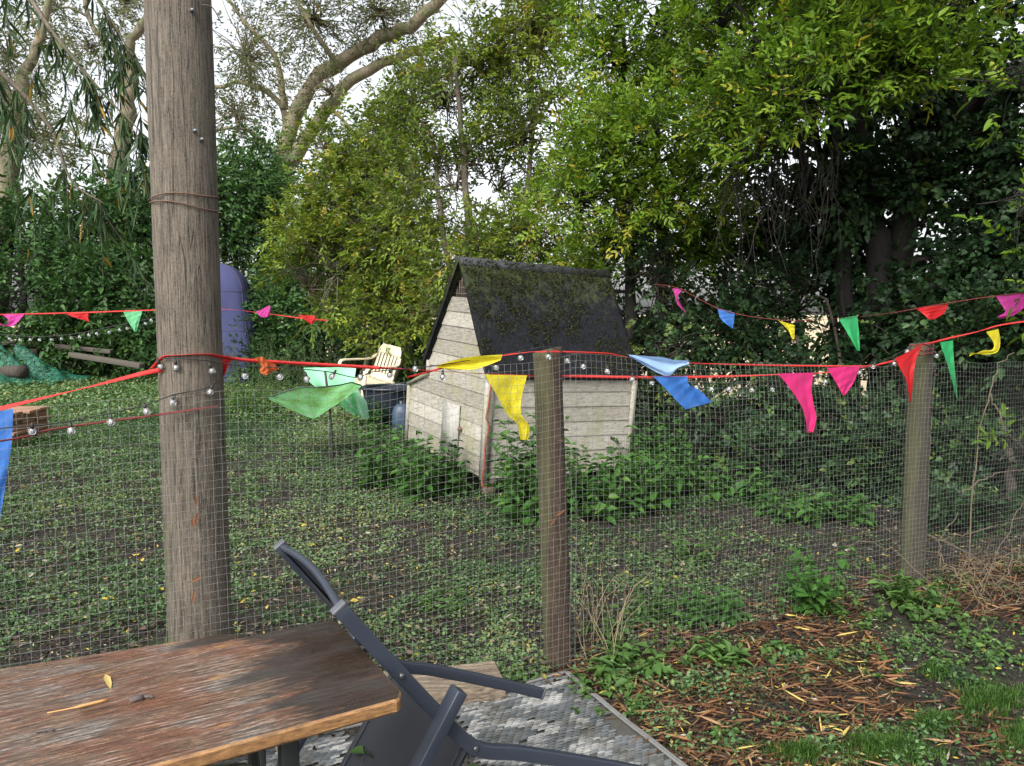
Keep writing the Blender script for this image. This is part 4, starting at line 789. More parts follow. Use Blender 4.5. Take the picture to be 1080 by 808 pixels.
def ribbon_bar(m, prof, w_, hw, hh, n=40):
    Q = path([cpt(u, z, w_) for u, z in prof], n); T = nrm(np.gradient(Q, axis=0)); s = np.broadcast_to(CW, Q.shape); nn = np.cross(T, s)
    ringp = np.stack([Q + s * hw + nn * hh, Q - s * hw + nn * hh, Q - s * hw - nn * hh, Q + s * hw - nn * hh], 1); K = n
    F = [(k * 4 + j, k * 4 + (j + 1) % 4, k * 4 + 4 + (j + 1) % 4, k * 4 + 4 + j) for k in range(K - 1) for j in range(4)] + [(3, 2, 1, 0), (K * 4 - 4, K * 4 - 3, K * 4 - 2, K * 4 - 1)]
    m.add(ringp, F)
SD = np.array([-.55, -.835])
prof = [(-.066, .866), (.045, .720), (.155, .578), (.215, .505), (.262, .470), (.34, .442), (.464, .389), (.60, .328), (.72, .272)]
for w_ in (0, -.48):
    m = MB(); ribbon_bar(m, prof, w_, .0105, .0155, 60); m.obj('side_frame', M_chair, chair, False, .003)
    wo = w_ + (.028 if w_ == 0 else -.028)
    m = MB(); e_ = .055 if w_ == 0 else -.02; a = (.155 + e_ * .55, .60 + e_ * .835); b = (a[0] + SD[0] * .50, a[1] + SD[1] * .50); ribbon_bar(m, [a, b], wo, .019, .013, 8); m.obj('armrest', M_chair, chair, False, .002)
    m = MB(); f0 = (b[0] + .02, b[1] + .02); f1 = (f0[0] + .835 * (f0[1] - .012) / .55, .012); ribbon_bar(m, [f0, f1], wo, .011, .014, 8); m.obj('leg', M_chair, chair, False, .003)
m = MB(); Q = np.array([cpt(-.062, .862, w_) for w_ in np.linspace(0, -.48, 24)]); bow = np.sin(np.linspace(0, PI, 24)) * .02
Q = Q + (UZ * .83 + CUu * .55)[None] * bow[:, None] * .9; m.tubes(Q, .0085, 10); m.obj('top_rail', M_chair, chair, True)
m = MB(); rect_tube(m, cpt(.235, .475, 0), cpt(.235, .475, -.48), UZ, .012, .012); rect_tube(m, cpt(.235 + SD[0] * .4, .475 + SD[1] * .4, 0), cpt(.235 + SD[0] * .4, .475 + SD[1] * .4, -.48), UZ, .012, .012); m.obj('crossbar', M_chair, chair, False, .003)
def panel(prof2, sag, name, nn):
    m = MB(); K = len(prof2); wv_ = np.linspace(-.012, -.468, 16)
    for off, fl in ((.003, 0), (-.003, 1)):
        G = np.array([[cpt(u + nn[0] * (off - sag * math.sin(PI * (k_ / (K - 1))) * math.sin(PI * j / 15)), z + nn[1] * (off - sag * math.sin(PI * (k_ / (K - 1))) * math.sin(PI * j / 15)), ww) for j, ww in enumerate(wv_)] for k_, (u, z) in enumerate(prof2)])
        i = np.arange(K * 16).reshape(K, 16); F = np.stack([i[:-1, :-1], i[:-1, 1:], i[1:, 1:], i[1:, :-1]], -1).reshape(-1, 4); m.add(G, F[:, ::-1] if fl else F)
    o = m.obj(name, M_textile, chair, True); return o
panel([(-.055 + t * .24, .85 - t * .315) for t in np.linspace(0, 1, 12)], .012, 'backrest', np.array([.79, .61]))
panel([(.225 + SD[0] * t * .4, .472 + SD[1] * t * .4) for t in np.linspace(0, 1, 12)], .015, 'seat', np.array([-.835, .55]))
m = MB(); rect_tube(m, cpt(.20, .425, -.03), cpt(.20 + SD[0] * .03, .425 + SD[1] * .03, -.45), UZ, .001, .001)
for w_ in (.013, -.493):
    for (u_, z_) in ((.155, .585), (.232, .49), (.06, .70)):
        m = MB(); p = cpt(u_, z_, w_ + (.026 if (u_ == .155 and w_ > 0) else 0)); m.tubes([p - CW * .004, p + CW * .003, p + CW * .0045], [.006, .006, .0035], 10); m.obj('bolt', plain('bolt_steel', (.12, .125, .13), .35, .7), chair)
for w_ in (0, -.48):
    for (u_, z_, d_) in ((-.066, .866, (-.6, .8)), (.72, .272, (.9, -.42))):
        m = MB(); c = cpt(u_, z_, w_); ax_ = nrm(CUu * d_[0] + UZ * d_[1]); m.box(c + ax_ * .002, ax_, CW, np.cross(ax_, CW), .004, .0115, .0165); m.obj('end_cap', plain('grey_cap', (.07, .075, .085), .5), chair, False, .002)
for w_ in (-.035, -.445):
    m = MB(); m.strip(np.array([cpt(.225 + SD[0] * t * .4 - .835 * .006, .472 + SD[1] * t * .4 + .55 * .006, w_) for t in np.linspace(0, 1, 20)]), CW, .002, .0008); m.obj('hem', plain('hem_thread', (.045, .05, .06), .7), chair)
for nm_, P_, rr_2, zs in (('fence_post', p2, .062, np.linspace(.15, 1.15, 6)), ('fence_post', p3, .064, np.linspace(.2, 1.15, 6)), ('telegraph_pole', pole, .103, np.linspace(.55, 1.15, 5))):
    b0_ = np.array(P_['_w']); tp_ = {id(p2): fence_at(577, 369), id(p3): fence_at(972, 362)}.get(id(P_), np.array([pt_top[0] + .012, POLE[1], pt_top[2]]))
    for z_ in zs:
        c = lerp(b0_, tp_, z_ / tp_[2]) - fn * (rr_2 + .001) + fdir * rng.normal(0, .01); m = MB(); m.tubes(path([c - fdir * .009 + fn * .01, c - fdir * .009 - fn * .004, c + fdir * .009 - fn * .004, c + fdir * .009 + fn * .01], 12), .0012, 4); m.obj('staple', M_rust, P_)
M_caught = leafmat('caught_leaf', [(0, (.11, .045, .022)), (1, (.22, .09, .04))], .2)
for (px, py, dx, dy) in ((206, 522, 1, 7), (209, 540, -2, 9), (203, 545, 1, 8), (213, 608, -9, 4), (206, 622, -2, 9), (585, 545, 8, -6), (578, 556, 6, -8)):
    m = MB(); a = fence_at(px, py, -.115 if px < 300 else -.076); b = fence_at(px + dx, py + dy, -.118 if px < 300 else -.079); m.leaves([a], [b - a], [-fn + .3 * UZ], np.linalg.norm(b - a) * 1.5, .009, rng.random(), .3, .1)
    tag(m.obj('caught_leaf', M_caught), 'withered orange leaf caught in the wire mesh on the telegraph pole' if px < 300 else 'withered orange leaf caught in the wire mesh on the middle post', 'leaf', 'leaves caught in the mesh on the pole' if px < 300 else 'leaves caught in the mesh on the middle post')
dg = thing('dry_grass', onG(628, 690), 'tuft of tall dry straw-coloured stems right of the middle post', 'dry grass'); m = MB()
for k in range(26):
    a = onG(rng.uniform(608, 655), rng.uniform(655, 705)); h_ = rng.uniform(.15, .5); d_ = rng.normal(0, .12, 2); m.tubes(path([a, a + np.array([d_[0] * .4, d_[1] * .4, h_ * .55]), a + np.array([d_[0], d_[1], h_ * .85])], 8, .004), np.linspace(.0018, .0007, 8), 4)
m.obj('stems', plain('straw_stem', (.24, .19, .11), .8, 0, .3), dg)
# things lying on the table
M_ll = leafmat('fallen_leaf', [(0, (.2, .09, .03)), (.5, (.33, .22, .08)), (1, (.5, .4, .15))], .2)
def on_table(px, py, z=.7515): return atZ(px, py, z)
m = MB(); a, b = on_table(111, 711), on_table(117, 727); m.leaves([a], [b - a], [UZ], np.linalg.norm(b - a), .012, .95, .2, 0); tag(m.obj('fallen_leaf', M_ll), 'pale yellow willow leaf lying on the weathered table', 'leaf')
m = MB(); m.tubes(path([on_table(50, 752, .753), on_table(80, 746, .754), on_table(113, 738, .753)], 10), [.0015] * 5 + [.003] * 5, 5); tag(m.obj('twig', plain('orange_bark', (.42, .22, .08), .7)), 'thin orange-brown splinter lying on the table left of the yellow leaf', 'twig')
for (x0, y0, x1, y1, r_, lab) in ((138, 739, 150, 736, .0055, 'grey bark crumb on the table below the yellow leaf'), (150, 735, 162, 735, .003, 'short dark stick on the table beside the grey bark crumb'), (38, 772, 58, 770, .002, 'dark flat chip on the table near its front left')):
    m = MB(); m.tubes(path([on_table(x0, y0, .753), on_table((x0 + x1) / 2, (y0 + y1) / 2 - .5, .755), on_table(x1, y1, .753)], 8, .0006), r_, 6); tag(m.obj('bark_bit', plain('dark_bit', (.07, .055, .05), .8)), lab, 'debris')

# ------------------------------------------------------------------ woven mat and timber
R0 = atZ(598, 712, 0); RX = nrm(atZ(715, 806, 0) - R0); RX[2] = 0; RX = nrm(RX); RY = np.array([RX[1], -RX[0], 0]); RY = RY if RY[0] < 0 else -RY
M_mat, nt, bs = newmat('woven_plastic'); at = node(nt, 'ShaderNodeAttribute', attribute_name='rnd')
r = ramp(nt, [(0, (.025, .03, .033)), (.28, (.075, .085, .092)), (.55, (.13, .14, .147)), (.8, (.3, .3, .285)), (1, (.4, .39, .37))]); nt.links.new(at.outputs['Fac'], r.inputs[0])
dirt = noise(nt, coords(nt), 9, 5, .7); rd = ramp(nt, [(.42, (0, 0, 0)), (.68, (.85, .85, .85))]); nt.links.new(dirt, rd.inputs[0])
nt.links.new(mix(nt, rd.outputs[0], r.outputs[0], (.075, .07, .055)), bs.inputs['Base Color']); bs.inputs['Roughness'].default_value = .5
cw, cl = .0125, .031
mat_t = thing('outdoor_mat', R0, 'worn grey and white woven plastic mat on the ground under the chair', 'mat')
m = MB(); NX, NY = int(1.5 / cw), int(1.9 / cl); V = []; F = []; RN = []
for i in range(NX):
    for j in range(NY):
        x = i * cw; y = (j + .33 * (i % 3)) * cl
        if i < 2 or j < 1: continue
        if fbm(np.array(x * 5), np.array(y * 5), 77) > .66: continue
        if fbm(np.array(x * 18), np.array(y * 18), 78) > .79: continue
        # zig-zag diamond pattern in two tones with a plain border
        dx = abs(((x * 1.0 + .02) % .34) - .17); dy = abs(((y + .05) % .5) - .25) * .68
        k_ = (dx + dy) % .17; val = .74 if k_ < .075 else .42
        if i < 9 or j < 4: val = .42
        if 5 <= i < 8: val = .7
        RN.append(np.clip(val + rng.normal(0, .13), 0, 1))
        tl_ = rng.normal(0, .0005); p = R0 + RX * x + RY * y; z = .016 + float(gh(p[0], p[1])) * .6 + .004 * math.sin(x * 9) + tl_
        b = len(V); hx, hy = cw * .465, cl * .48
        for (a1, b1_, dz) in ((-1, -1.1, -.0006), (1, -.9, -.0006), (-1, -.1, .0008), (1, .1, .0008), (-1, .9, -.0006), (1, 1.1, -.0006)):
            pp = p + RX * a1 * hx + RY * b1_ * hy; V.append((pp[0], pp[1], z + dz))
        F += [(b, b + 1, b + 3, b + 2), (b + 2, b + 3, b + 5, b + 4)]
m.add(V, F, np.repeat(RN, 2)); m.obj('weave', M_mat, mat_t)
m = MB(); s_ = np.linspace(0, 1.5, 60); 
for o_, ax1, ax2, ln in ((.006, RX, RY, 1.5), (.02, RX, RY, 1.5)):
    Q = R0 + np.outer(s_, RX) + RY * o_ * .6; Q[:, 2] = .018 + .6 * gh(Q[:, 0], Q[:, 1]); m.tubes(Q, .0065, 6)
s_ = np.linspace(0, 1.9, 60); Q = R0 + np.outer(s_, RY) + RX * .008; Q[:, 2] = .018 + .6 * gh(Q[:, 0], Q[:, 1]); m.tubes(Q, .0065, 6)
m.obj('border', plain('mat_edge', (.13, .13, .125), .6, 0, .35), mat_t)
m = MB(); G = np.array([[R0 + RX * x + RY * y for x in np.linspace(.01, 1.48, 24)] for y in np.linspace(.01, 1.88, 28)]); G[..., 2] = .009 + .6 * gh(G[..., 0], G[..., 1])
i = np.arange(24 * 28).reshape(28, 24); m.add(G, np.stack([i[:-1, :-1], i[:-1, 1:], i[1:, 1:], i[1:, :-1]], -1).reshape(-1, 4)); m.obj('underlay', plain('dirty_warp', (.05, .048, .04), .9, 0, .5, 40), mat_t)
M_tim, nt, bs = newmat('ribbed_timber'); n1 = noise(nt, coords(nt, (2, 40, 40)), 2.4, 5, .6); r = ramp(nt, [(.3, (.06, .045, .03)), (.55, (.2, .155, .11)), (.75, (.33, .27, .2))]); nt.links.new(n1, r.inputs[0]); nt.links.new(r.outputs[0], bs.inputs['Base Color']); bs.inputs['Roughness'].default_value = .85; bump(nt, bs, n1, .7, .006)
tr0 = atZ(521, 697, .07); tdir = nrm(np.array([.97, .25, 0])); tn = np.array([-tdir[1], tdir[0], 0])
m = MB()
for k in range(9):
    c = tr0 - tdir * .5 - tn * (.011 + .022 * k); m.box((c[0], c[1], .035), tdir, tn, UZ, .5, .0095, .035 if k % 2 else .037)
m.box((*(tr0 - tdir * .5 - tn * .1)[:2], .028), tdir, tn, UZ, .498, .095, .034)
o = m.obj('timber_board', M_tim, None, False, .002); tag(o, 'ribbed wooden deck board lying on the ground behind the chair leg', 'board')

# ------------------------------------------------------------------ things inside the pen
M_cream = plain('cream_plastic', (.5, .44, .31), .45, 0, .08)
def monobloc(loc, rz):
    t = thing('plastic_chair', loc, 'cream plastic garden chair under the yellowish shrub', 'chair'); c, s = math.cos(rz), math.sin(rz); LOC = np.asarray(loc, float)
    Wp_ = lambda p: LOC + np.stack([p[..., 0] * c - p[..., 1] * s, p[..., 0] * s + p[..., 1] * c, p[..., 2]], -1)
    def sheet(name, G, th):
        m = MB(); A, B = G.shape[:2]; nn = nrm(np.cross(np.gradient(G, axis=1), np.gradient(G, axis=0))); i = np.arange(A * B).reshape(A, B); F = np.stack([i[:-1, :-1], i[:-1, 1:], i[1:, 1:], i[1:, :-1]], -1).reshape(-1, 4)
        m.add(np.concatenate([Wp_(G + nn * th).reshape(-1, 3), Wp_(G - nn * th).reshape(-1, 3)]), np.concatenate([F, F[:, ::-1] + A * B]))
        ed = np.concatenate([i[0], i[1:, -1], i[-1, -2::-1], i[-2:0:-1, 0]]); e2 = np.roll(ed, -1); m.f[4].append((np.stack([e2, ed, ed + A * B, e2 + A * B], 1), np.full(len(ed), .5))); m.obj(name, M_cream, t, True)
    u, v_ = np.meshgrid(np.linspace(-.22, .22, 12), np.linspace(-.21, .22, 10)); sheet('seat', np.stack([v_, u, .43 - .02 * np.cos(u * 6) + .02 * v_ ** 2 * 8], -1), .006)
    for k in range(7):                                    # back slats with slots between, under a top band
        y0 = -.19 + k * .0635; uu, hh = np.meshgrid(np.linspace(y0 - .021, y0 + .021, 3), np.linspace(.5, .76, 8))
        sheet('slat', np.stack([-.22 - (hh - .45) * .28 - .12 * (.05 - uu ** 2), uu, hh], -1), .005)
    uu, hh = np.meshgrid(np.linspace(-.225, .225, 14), np.linspace(.75, .87, 6)); sheet('backrest', np.stack([-.22 - (hh - .45) * .28 - .12 * (.05 - uu ** 2), uu * (1 - .25 * ((hh - .75) / .12) ** 2), hh], -1), .007)
    uu, hh = np.meshgrid(np.linspace(-.225, .225, 14), np.linspace(.42, .51, 4)); sheet('lower_back', np.stack([-.22 - (hh - .45) * .28 - .12 * (.05 - uu ** 2), uu, hh], -1), .007)
    for sy_ in (-1, 1):
        P_ = path([(-.30, sy_ * .22, .74), (-.22, sy_ * .27, .66), (0, sy_ * .28, .65), (.2, sy_ * .28, .64), (.24, sy_ * .27, .58)], 20); m = MB(); m.strip(Wp_(P_), Wp_(np.array([[0, 1., 0]])) - LOC, .028, .008); m.obj('armrest', M_cream, t, True)
        for x0, x1, y1, ztop in ((.23, .27, .27, .6), (-.2, -.3, .26, .45)):
            m = MB(); a = Wp_(np.array([x0, sy_ * .25, ztop])); b = Wp_(np.array([x1, sy_ * y1, 0])); m.tubes([a, b], [.028, .02], 6); m.obj('leg', M_cream, t)
    return t
pc = atZ(384, 437, 0); mc = monobloc(pc, math.radians(228)); mc.scale = (1.15,) * 3; mc.rotation_euler = (math.radians(4), math.radians(7), 0)
M_mint, nt, bs = newmat('mint_sheet'); bs.inputs['Base Color'].default_value = (.2, .5, .3, 1); bs.inputs['Roughness'].default_value = .35; bs.inputs['Transmission Weight'].default_value = .0
nt.links.new(mix(nt, noise(nt, coords(nt), 8, 4), (.17, .47, .27), (.3, .6, .4)), bs.inputs['Base Color'])
M_green, nt, bs = newmat('green_plastic_tray'); nn_ = noise(nt, coords(nt), 7, 5); r = ramp(nt, [(.35, (.2, .38, .09)), (.5, (.26, .62, .24)), (.7, (.4, .75, .42))]); nt.links.new(nn_, r.inputs[0]); nt.links.new(r.outputs[0], bs.inputs['Base Color']); bs.inputs['Roughness'].default_value = .35; tr_n = nt.nodes.new('ShaderNodeBsdfTranslucent'); nt.links.new(r.outputs[0], tr_n.inputs[0]); ms_n = nt.nodes.new('ShaderNodeMixShader'); ms_n.inputs[0].default_value = .55; nt.links.new(bs.outputs[0], ms_n.inputs[1]); nt.links.new(tr_n.outputs[0], ms_n.inputs[2]); nt.links.new(ms_n.outputs[0], nt.nodes['Material Output'].inputs[0])
fs = atZ(351, 486, 0); dS = fs[1]
par = thing('garden_parasol', fs, 'tattered green parasol turned inside out on a dark stake in the pen', 'parasol')
m = MB(); m.tubes(path([fs - UZ * .05, atY(349, 445, dS), atY(343, 392, dS + .05)], 10), .012, 8); m.obj('pole', plain('dark_stake', (.02, .02, .02), .6), par)
rimL, rimR, apex = atY(283, 419, dS), atY(381, 404, dS), atY(331, 442, dS); cen = (rimL + rimR) / 2; rad = np.linalg.norm(rimR - rimL) / 2; e1 = nrm(rimR - rimL); e2 = nrm(np.cross(UZ, e1) - UZ * .17)
m = MB(); TH = np.linspace(0, 2 * PI, 49); RR = np.linspace(0, 1, 9); G = []
for r_ in RR: G.append([lerp(apex, cen, r_ ** 1.1) + (e1 * math.cos(a) + e2 * math.sin(a)) * rad * r_ * (1 - .07 * abs(math.sin(a * 3))) + UZ * (-.03 * abs(math.sin(a * 2.5 + 1)) * r_) for a in TH])
G = np.array(G); i = np.arange(9 * 49).reshape(9, 49); m.add(G, np.stack([i[:-1, :-1], i[:-1, 1:], i[1:, 1:], i[1:, :-1]], -1).reshape(-1, 4)); m.obj('canopy', M_green, par)
m = MB(); Q = [cen + (e1 * math.cos(a) + e2 * math.sin(a)) * rad * (1 - .07 * abs(math.sin(a * 3))) + UZ * (-.03 * abs(math.sin(a * 2.5 + 1)) + .004) for a in TH]; m.tubes(Q, .006, 5); m.obj('hem', plain('dark_hem', (.03, .05, .035), .6), par)
m = MB(); rows = [((320, 388), (376, 387)), ((325, 402), (375, 402)), ((336, 412), (380, 415)), ((350, 425), (386, 425)), ((372, 436), (388, 442))]
Lc = path([atY(*a, dS + .5) for a, _ in rows], 18); Rc = path([atY(*b, dS + .4) for _, b in rows], 18); tq = np.linspace(0, 1, 20)[None, :, None]; G = Lc[:, None] * (1 - tq) + Rc[:, None] * tq
G[..., 1] += .07 * np.sin(tq[..., 0] * 11 + np.linspace(0, 3, 18)[:, None]) * np.linspace(.3, 1, 18)[:, None]; i = np.arange(360).reshape(18, 20); m.add(G, np.stack([i[:-1, :-1], i[:-1, 1:], i[1:, 1:], i[1:, :-1]], -1).reshape(-1, 4))
tag(m.obj('plastic_sheet', M_mint, None, True), 'mint green plastic sheet hanging beside the cream chair', 'sheet')
# blue tent
tb0 = atZ(232, 407, 0); dT = tb0[1]; kT = 1 / FPX * ((atY(232, 380, dT) - CO) @ FW)
tent = thing('pop_up_tent', tb0, 'tall narrow blue pop-up tent with rounded top behind the telegraph pole', 'tent')
M_tent, nt, bs = newmat('blue_nylon'); nt.links.new(mix(nt, noise(nt, coords(nt, (3, 3, .7)), 3, 4), (.034, .038, .088), (.052, .057, .125)), bs.inputs['Base Color']); bs.inputs['Specular IOR Level'].default_value = .12; bs.inputs['Roughness'].default_value = .9
m = MB(); hT = (407 - 277) * kT; U, A = 30, 40; G = []
for k in range(U):
    z = k / (U - 1); hw = .86 * (1 - .36 * z) * math.sqrt(max(1 - max(0, (z - .78) / .22) ** 2, 0)) if z < 1 else 0; 
    G.append([tb0 + np.array([math.copysign(abs(math.cos(a)) ** .55, math.cos(a)) * hw * (1 + (.05 * math.sin(a * 9 + z * 5) + .03 * math.sin(a * 4 - z * 9)) * (1 - z)), math.copysign(abs(math.sin(a)) ** .55, math.sin(a)) * (.5 * hw + .02) * (1 + .03 * math.sin(z * 14 + a * 2)), z * hT]) for a in np.linspace(0, 2 * PI, A)])
G = np.array(G); i = np.arange(U * A).reshape(U, A); m.add(G, np.stack([i[:-1, :-1], i[:-1, 1:], i[1:, 1:], i[1:, :-1]], -1).reshape(-1, 4)); m.obj('tent_body', M_tent, tent, True)
M_pipe = plain('dark_piping', (.02, .022, .04), .7)
m = MB(); kk = np.arange(0, U - 1); m.tubes(np.concatenate([G[:, 36], ]), .012, 5); m.tubes(G[:, 23], .012, 5); m.obj('piping', M_pipe, tent)
m = MB(); m.tubes(G[22], .008, 4); m.tubes(G[13], .006, 4); m.obj('seam', M_pipe, tent)
# tub and jug left of the hen house
def lathe(name, prof, c, m_, par, n=24, sx=1, sy=1):
    th = np.linspace(0, 2 * PI, n + 1); G = np.array([[np.array([c[0] + r_ * sx * math.cos(a), c[1] + r_ * sy * math.sin(a), c[2] + z]) for a in th] for r_, z in prof]); m = MB(); i = np.arange(G.shape[0] * (n + 1)).reshape(-1, n + 1)
    m.add(G, np.stack([i[:-1, :-1], i[:-1, 1:], i[1:, 1:], i[1:, :-1]], -1).reshape(-1, 4)); return m.obj(name, m_, par, True)
tc = atZ(412, 452, 0); tub = thing('water_tub', tc, 'dark navy plastic tub standing left of the hen house nest box', 'tub')
M_navy = plain('navy_plastic', (.007, .012, .02), .45)
lathe('tub_body', [(0, 0), (.25, 0), (.29, .3), (.33, .52), (.345, .52), (.345, .5), (.30, .3), (.28, .1), (0, .08)], tc, M_navy, tub); lathe('rim', [(.33, .5), (.37, .505), (.37, .535), (.33, .54), (.325, .52)], tc, M_navy, tub)
jc = tc + np.array([.2, -.4, 0]); jug = thing('jerrycan', jc, 'small blue plastic can in front of the dark tub beside the hen house', 'can'); M_jug = plain('blue_plastic', (.02, .042, .075), .5, 0, .5, 9)
lathe('can_body', [(0, 0), (.11, 0), (.12, .03), (.12, .26), (.09, .33), (.04, .36), (0, .36)], jc, M_jug, jug, 20, 1, .75); lathe('cap', [(.035, .35), (.035, .4), (0, .4)], jc, M_navy, jug, 12)
# pallet at the left edge, logs, planks and netting
M_brick = plain('red_brown_wood', (.26, .14, .085), .85, 0, .45, 14, .5)
pa = atZ(2, 468, 0); pal = thing('wooden_pallet', pa, 'small reddish brown wooden pallet at the left edge beyond the mesh', 'pallet')
for k in range(4):
    for j, nm in enumerate(('deck_board', 'block')):
        m = MB()
        if nm == 'deck_board':
            for e in (-.24, 0, .24): m.box(pa + np.array([-.06 + rng.normal(0, .012), e, .05 + k * .105]), (1, 0, 0), (0, 1, 0), (0, 0, 1), .40 + rng.normal(0, .02), .1, .017)
        else:
            for e in (-.36, 0, .33): m.box(pa + np.array([-.06 + e, 0, .10 + k * .105]), (1, 0, 0), (0, 1, 0), (0, 0, 1), .05, .33, .032)
        if not (nm == 'block' and k == 3): m.obj(nm, M_brick, pal, False, .006)
M_net, nt, bs = newmat('green_netting'); nt.links.new(mix(nt, noise(nt, coords(nt), 5, 5), (.004, .06, .034), (.012, .14, .082)), bs.inputs['Base Color']); bs.inputs['Roughness'].default_value = .7
wv_ = node(nt, 'ShaderNodeTexNoise', Scale=18.0, Detail=3.0); nt.links.new(coords(nt), wv_.inputs['Vector']); rp = ramp(nt, [(.4, (.2, .2, .2)), (.6, (.75, .75, .75))]); nt.links.new(wv_.outputs['Fac'], rp.inputs[0])
tp = nt.nodes.new('ShaderNodeBsdfTransparent'); ms_ = nt.nodes.new('ShaderNodeMixShader'); nt.links.new(rp.outputs[0], ms_.inputs[0]); nt.links.new(bs.outputs[0], ms_.inputs[1]); nt.links.new(tp.outputs[0], ms_.inputs[2]); nt.links.new(ms_.outputs[0], nt.nodes['Material Output'].inputs[0])
nc = atZ(20, 407, 0); nyy = nc[1]; m = MB(); A_, B_ = np.meshgrid(np.linspace(-3.2, 1.5, 90), np.linspace(-1.1, 1.0, 50))
hgt = .62 * np.exp(-((A_ + .5) / 1.25) ** 2 - (B_ / .6) ** 2) + .35 * np.exp(-((A_ + 2.3) / .8) ** 2 - (B_ / .6) ** 2)
ph = A_ * 2.2 + B_ * 3.3 + 2.5 * fbm(A_ * 1.2, B_ * 1.2, 51); hgt = hgt * (1 + .25 * np.sin(ph * 3)) + .06 * np.abs(np.sin(ph * 2)) + .1 * fbm(A_ * 3, B_ * 3, 52) - .02
edge = (1.25 + .5 * (fbm(A_ * 1.3, B_ * .2, 53) - .5) * 2 - np.hypot(np.clip(A_, -3, 0) * .0 + np.clip(A_, 0, 9) * .85, B_ * 1.2)); keepv = edge > 0
i = np.arange(90 * 50).reshape(50, 90); F = np.stack([i[:-1, :-1], i[:-1, 1:], i[1:, 1:], i[1:, :-1]], -1).reshape(-1, 4); kf = keepv.ravel()[F].all(1)
G = np.stack([nc[0] + A_, nyy + B_, np.maximum(hgt * 1.12, .02)], -1); m.add(G, F[kf]); tag(m.obj('netting', M_net, None, True), 'heap of teal green garden netting at the left edge', 'netting')
for (px, py, ln, r_, rz, lab) in ((15, 392, .55, .12, 1.15, 'cut log end showing under the front of the green netting'), (22, 374, .6, .11, 1.9, 'brown log under the top of the green netting')):
    p = atY(px, py, nyy - .6 if py > 380 else nyy + .1); d = np.array([math.sin(rz), -math.cos(rz), .05]); m = MB(); m.tubes([p - d * ln / 2, p - d * ln * .2, p + d * ln * .2, p + d * ln / 2], r_, 12); tag(m.obj('log', M_mid), lab, 'log')
for (a, b, hw, lab) in (((60, 365, 15.6), (118, 371, 15.4), .06, 'short pale plank lying behind the netting'), ((75, 374, 15.3), (150, 386, 14.6), .07, 'long grey beam sloping down to the right of the netting'), ((-5, 362, 15.6), (40, 364, 15.6), .06, 'mossy rail on top of the green netting')):
    m = MB(); rect_tube(m, atY(*a), atY(*b), UZ, hw, hw * .7); tag(m.obj('plank', plain('grey_plank', (.06, .052, .04), .85, 0, .35, 8), None, False, .01), lab, 'plank')
# black plastic mesh on the back boundary
m = MB(); sx_ = np.arange(-15, -5.2, .07); zz = np.arange(.05, 1.35, .06)
m.tubes(np.stack([np.stack([sx_, 16.6 + 0 * sx_, 0 * sx_ + .02], 1), np.stack([sx_, 16.6 + 0 * sx_, 0 * sx_ + 1.33], 1)], 1), .0035, 3, False); m.tubes(np.stack([np.stack([0 * zz - 15, 16.6 + 0 * zz, zz], 1), np.stack([0 * zz - 5.2, 16.6 + 0 * zz, zz], 1)], 1), .0035, 3, False)
tag(m.obj('garden_mesh', plain('black_plastic', (.015, .017, .016), .6)), 'fine black plastic mesh fence in front of the dark bushes on the left', 'fence')

# ------------------------------------------------------------------ plants in the pen and in front
M_stem = plain('green_stem', (.07, .1, .035), .7, 0, .3)
def weed(name, label, cat, base, n, h, spread, ll, lw, mat_, group=None, tmpl_pairs=6, upr=.9, flop=.15, rnd=.5, stem_r=.0025, top_small=.5):
    base = np.asarray(base, float); t = thing(name, base, label, cat, group); st = MB(); lf = MB()
    a = rng.uniform(0, 2 * PI, n); rr = spread * np.sqrt(rng.random(n)); P = base + np.stack([rr * np.cos(a), rr * np.sin(a), 0 * a], 1); P[:, 2] = gh(P[:, 0], P[:, 1])
    D = nrm(np.stack([np.cos(a) * (1 - upr), np.sin(a) * (1 - upr), np.full(n, upr)], 1) + rng.normal(0, flop, (n, 3)) * np.array([1, 1, .2])); H = h * rng.uniform(.55, 1.1, n)
    bend = rng.normal(0, .12, (n, 2)); tq = np.linspace(0, 1, 7)
    Q = P[:, None] + D[:, None] * (H[:, None] * tq)[..., None]; Q[:, :, :2] += bend[:, None] * (H[:, None] * tq ** 2)[..., None]
    st.tubes(Q, np.linspace(stem_r, stem_r * .4, 7), 4, False)
    rt = np.stack([np.broadcast_to(base, P.shape), (base + P) / 2, P], 1).copy(); rt[:, :, 2] = gh(rt[:, :, 0], rt[:, :, 1]) - .004; st.tubes(rt, stem_r, 4, False); st.obj('stems', M_stem, t)
    for k in range(tmpl_pairs):
        u = (k + .8) / tmpl_pairs; j = u * 6; j0 = min(int(j), 5); pos = Q[:, j0] * (1 - j + j0) + Q[:, j0 + 1] * (j - j0)
        az = rng.uniform(0, PI, n) if k % 2 == 0 else az + PI / 2
        for sgn in (0, PI):
            an = az + sgn + rng.normal(0, .25, n); dd = np.stack([np.cos(an), np.sin(an), .25 + rng.normal(0, .25, n)], 1)
            s = (1 - (1 - top_small) * u) * np.exp(rng.normal(0, .2, n)); lf.leaves(pos, dd, np.array([[0, 0, 1.]]) + rng.normal(0, .25, (n, 3)), ll * s, lw * s, np.clip(rnd + rng.normal(0, .2, n), 0, 1), .18, .35)
    lf.obj('leaves', mat_, t); return t
